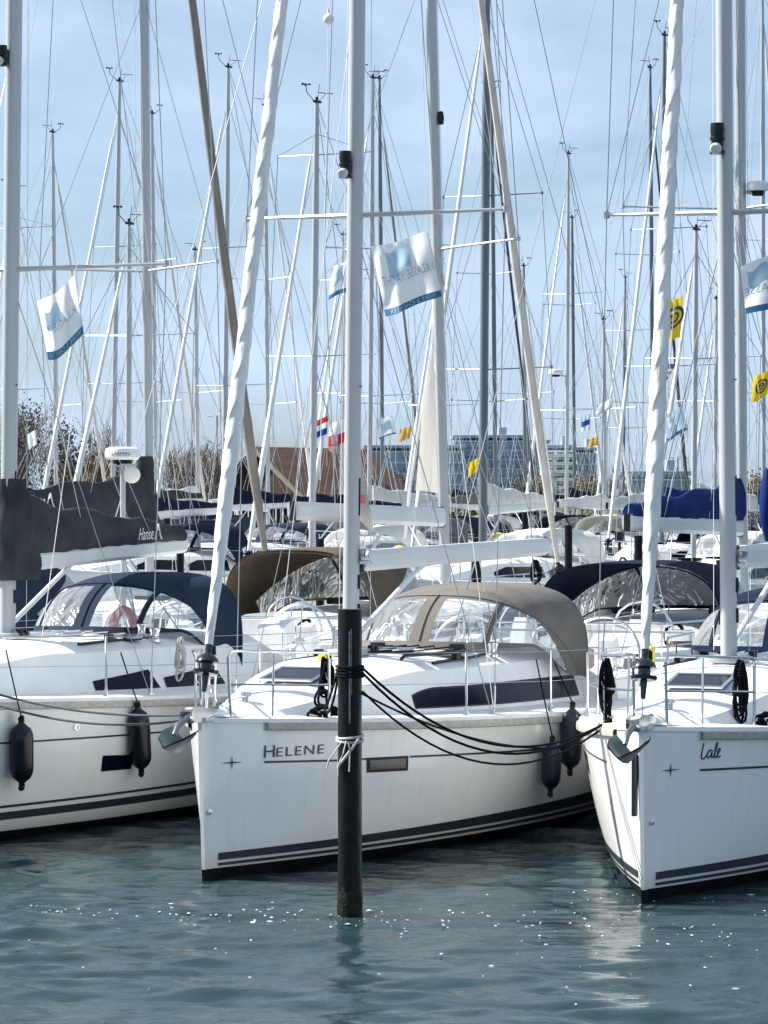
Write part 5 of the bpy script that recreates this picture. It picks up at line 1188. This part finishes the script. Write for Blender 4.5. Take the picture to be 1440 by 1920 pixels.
# cockpit and deck equipment of the yachts behind
def equip(root, h, seed):
    q = random.Random(seed); L = h.L; z = h.sheer(L * .97) + .03
    for t, wv in ((.3 * L, .42), (.47 * L, .34)):
        m = MB(); m.box((q.uniform(-.1, .1), t, h.top(t) + .02), (wv, wv, .05)); m.build('deck_hatch', GLASS, root)
    if q.random() < .75:
        m = MB(); c = Vector((q.choice((-1, 1)) * (h.bd(L) - .12), L - .25, z + .55)); m.box(c, (.24, .34, .34), q.uniform(-.3, .3)); m.tube([c, c + Vector((0, .05, -.55))], .05, 6); m.build('outboard_motor', BLK, root)
    if q.random() < .8:
        m = MB(); c = Vector((q.choice((-1, 1)) * .75, L - .06, z + .42)); m.tube([c + Vector((.2 * math.cos(a), .02, .24 * math.sin(a))) for a in [R(-50) + R(280) * i / 14 for i in range(15)]], .055, 6); m.build('lifebuoy', q.choice((YELLOW, PLAST, ORANGE, PLAST)), root)
    m = MB(); m.box((q.uniform(-.5, .5), L * .9, z + .1), (.5, .35, .25), q.uniform(-.2, .2)); m.build('cockpit_table', q.choice((WOOD, PLAST, BROWNP)), root)
    for i in range(3):
        m = MB(); c = Vector((q.uniform(-1, 1), q.uniform(.74, .95) * L, z + .35)); m.tube(wob([c + Vector((.12 * math.cos(a), 0, .16 * math.sin(a))) for a in [2 * math.pi * k / 10 for k in range(11)]], .04, 6, i), .025, 5); m.build('rope_coil', q.choice((ROPEB, ROPEW, ROPEB)), root)
    for sd in (1, -1):
        m = MB(); m.lathe([(.001, 0), (.07, 0), (.05, .06), (.06, .13), (.001, .14)], (sd * .8, L * .76, h.sheer(L * .76) + .29), 10); m.build('winch', STEEL, root)
        m = MB(); t = .56 * L; m.box((sd * .5, t, h.top(t) + .03), (.12, .3, .09)); m.build('rope_clutch', BLK, root)
for i_, r_ in enumerate([A, B_, C_] + FAR): equip(r_[0], r_[1], 100 + i_)
# fenders on the farther yachts
k = 0
fb = [(A, 'the brown-hood yacht', .62, .9), (B_, 'the blue-cover yacht', .55, .9), (C_, 'the yacht with taupe furled headsail', .6, .85),
      (FAR[0], 'the yacht with creamy bundled mainsail', .3, .6), (FAR[1], 'the yacht before the brown-red roof', .3, .6), (FAR[2], 'the low yacht behind the radar pole', .3, .6), (FAR[3], 'the white yacht behind the blue cover', .3, .6),
      (FAR[7], 'the tall-masted yacht left of Lale', .3, .6), (FAR[6], 'the yacht masted beside HELENE', .3, .6)]
for bt, nm, f0, f1 in fb:
    for i_, fr in enumerate((f0, f1)):
        r_, h_ = bt[0], bt[1]; side = 1 if i_ == 0 or r_.rotation_euler.z > -1 else -1; t = fr * h_.L; p = h_.pt(t, h_.sheer(t) * .75, side, .12); a = world(r_, (p.x, p.y, h_.sheer(t) - .12)); b = world(r_, (p.x, p.y, h_.sheer(t) - .70))
        k += 1; fender(('dark navy' if k % 3 else 'white') + ' fender ' + ('nearer the bow' if (fr == f0) else 'nearer the stern') + ' of ' + nm, a, b, world(r_, (p.x - side * .15, p.y, h_.sheer(t) + .35)), .11, FENDB if k % 3 else PLAST, group='fenders on the farther yachts')

def flecks():  # added white flecks on the surface imitate sun glints on the ripples
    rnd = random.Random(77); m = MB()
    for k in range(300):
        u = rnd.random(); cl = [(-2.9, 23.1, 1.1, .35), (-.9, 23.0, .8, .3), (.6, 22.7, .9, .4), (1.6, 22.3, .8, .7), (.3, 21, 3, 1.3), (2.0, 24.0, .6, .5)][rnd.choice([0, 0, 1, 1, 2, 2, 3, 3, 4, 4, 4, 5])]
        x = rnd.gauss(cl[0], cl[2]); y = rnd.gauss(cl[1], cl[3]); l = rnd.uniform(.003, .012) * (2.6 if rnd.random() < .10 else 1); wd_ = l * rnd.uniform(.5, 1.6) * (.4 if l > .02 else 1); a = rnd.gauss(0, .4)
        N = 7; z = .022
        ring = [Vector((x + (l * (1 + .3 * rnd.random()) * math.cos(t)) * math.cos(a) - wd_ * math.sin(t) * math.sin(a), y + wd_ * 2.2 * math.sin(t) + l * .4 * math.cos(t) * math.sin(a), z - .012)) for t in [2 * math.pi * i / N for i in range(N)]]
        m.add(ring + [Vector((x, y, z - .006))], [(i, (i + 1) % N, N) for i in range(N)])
    tag(m.build('glint_flecks', mat('glint_white', (.48, .51, .51), .4, nscale=2.5, namt=.5), None), 'small white flecks added as sun glints on the rippled water', 'glint', None, 'stuff')
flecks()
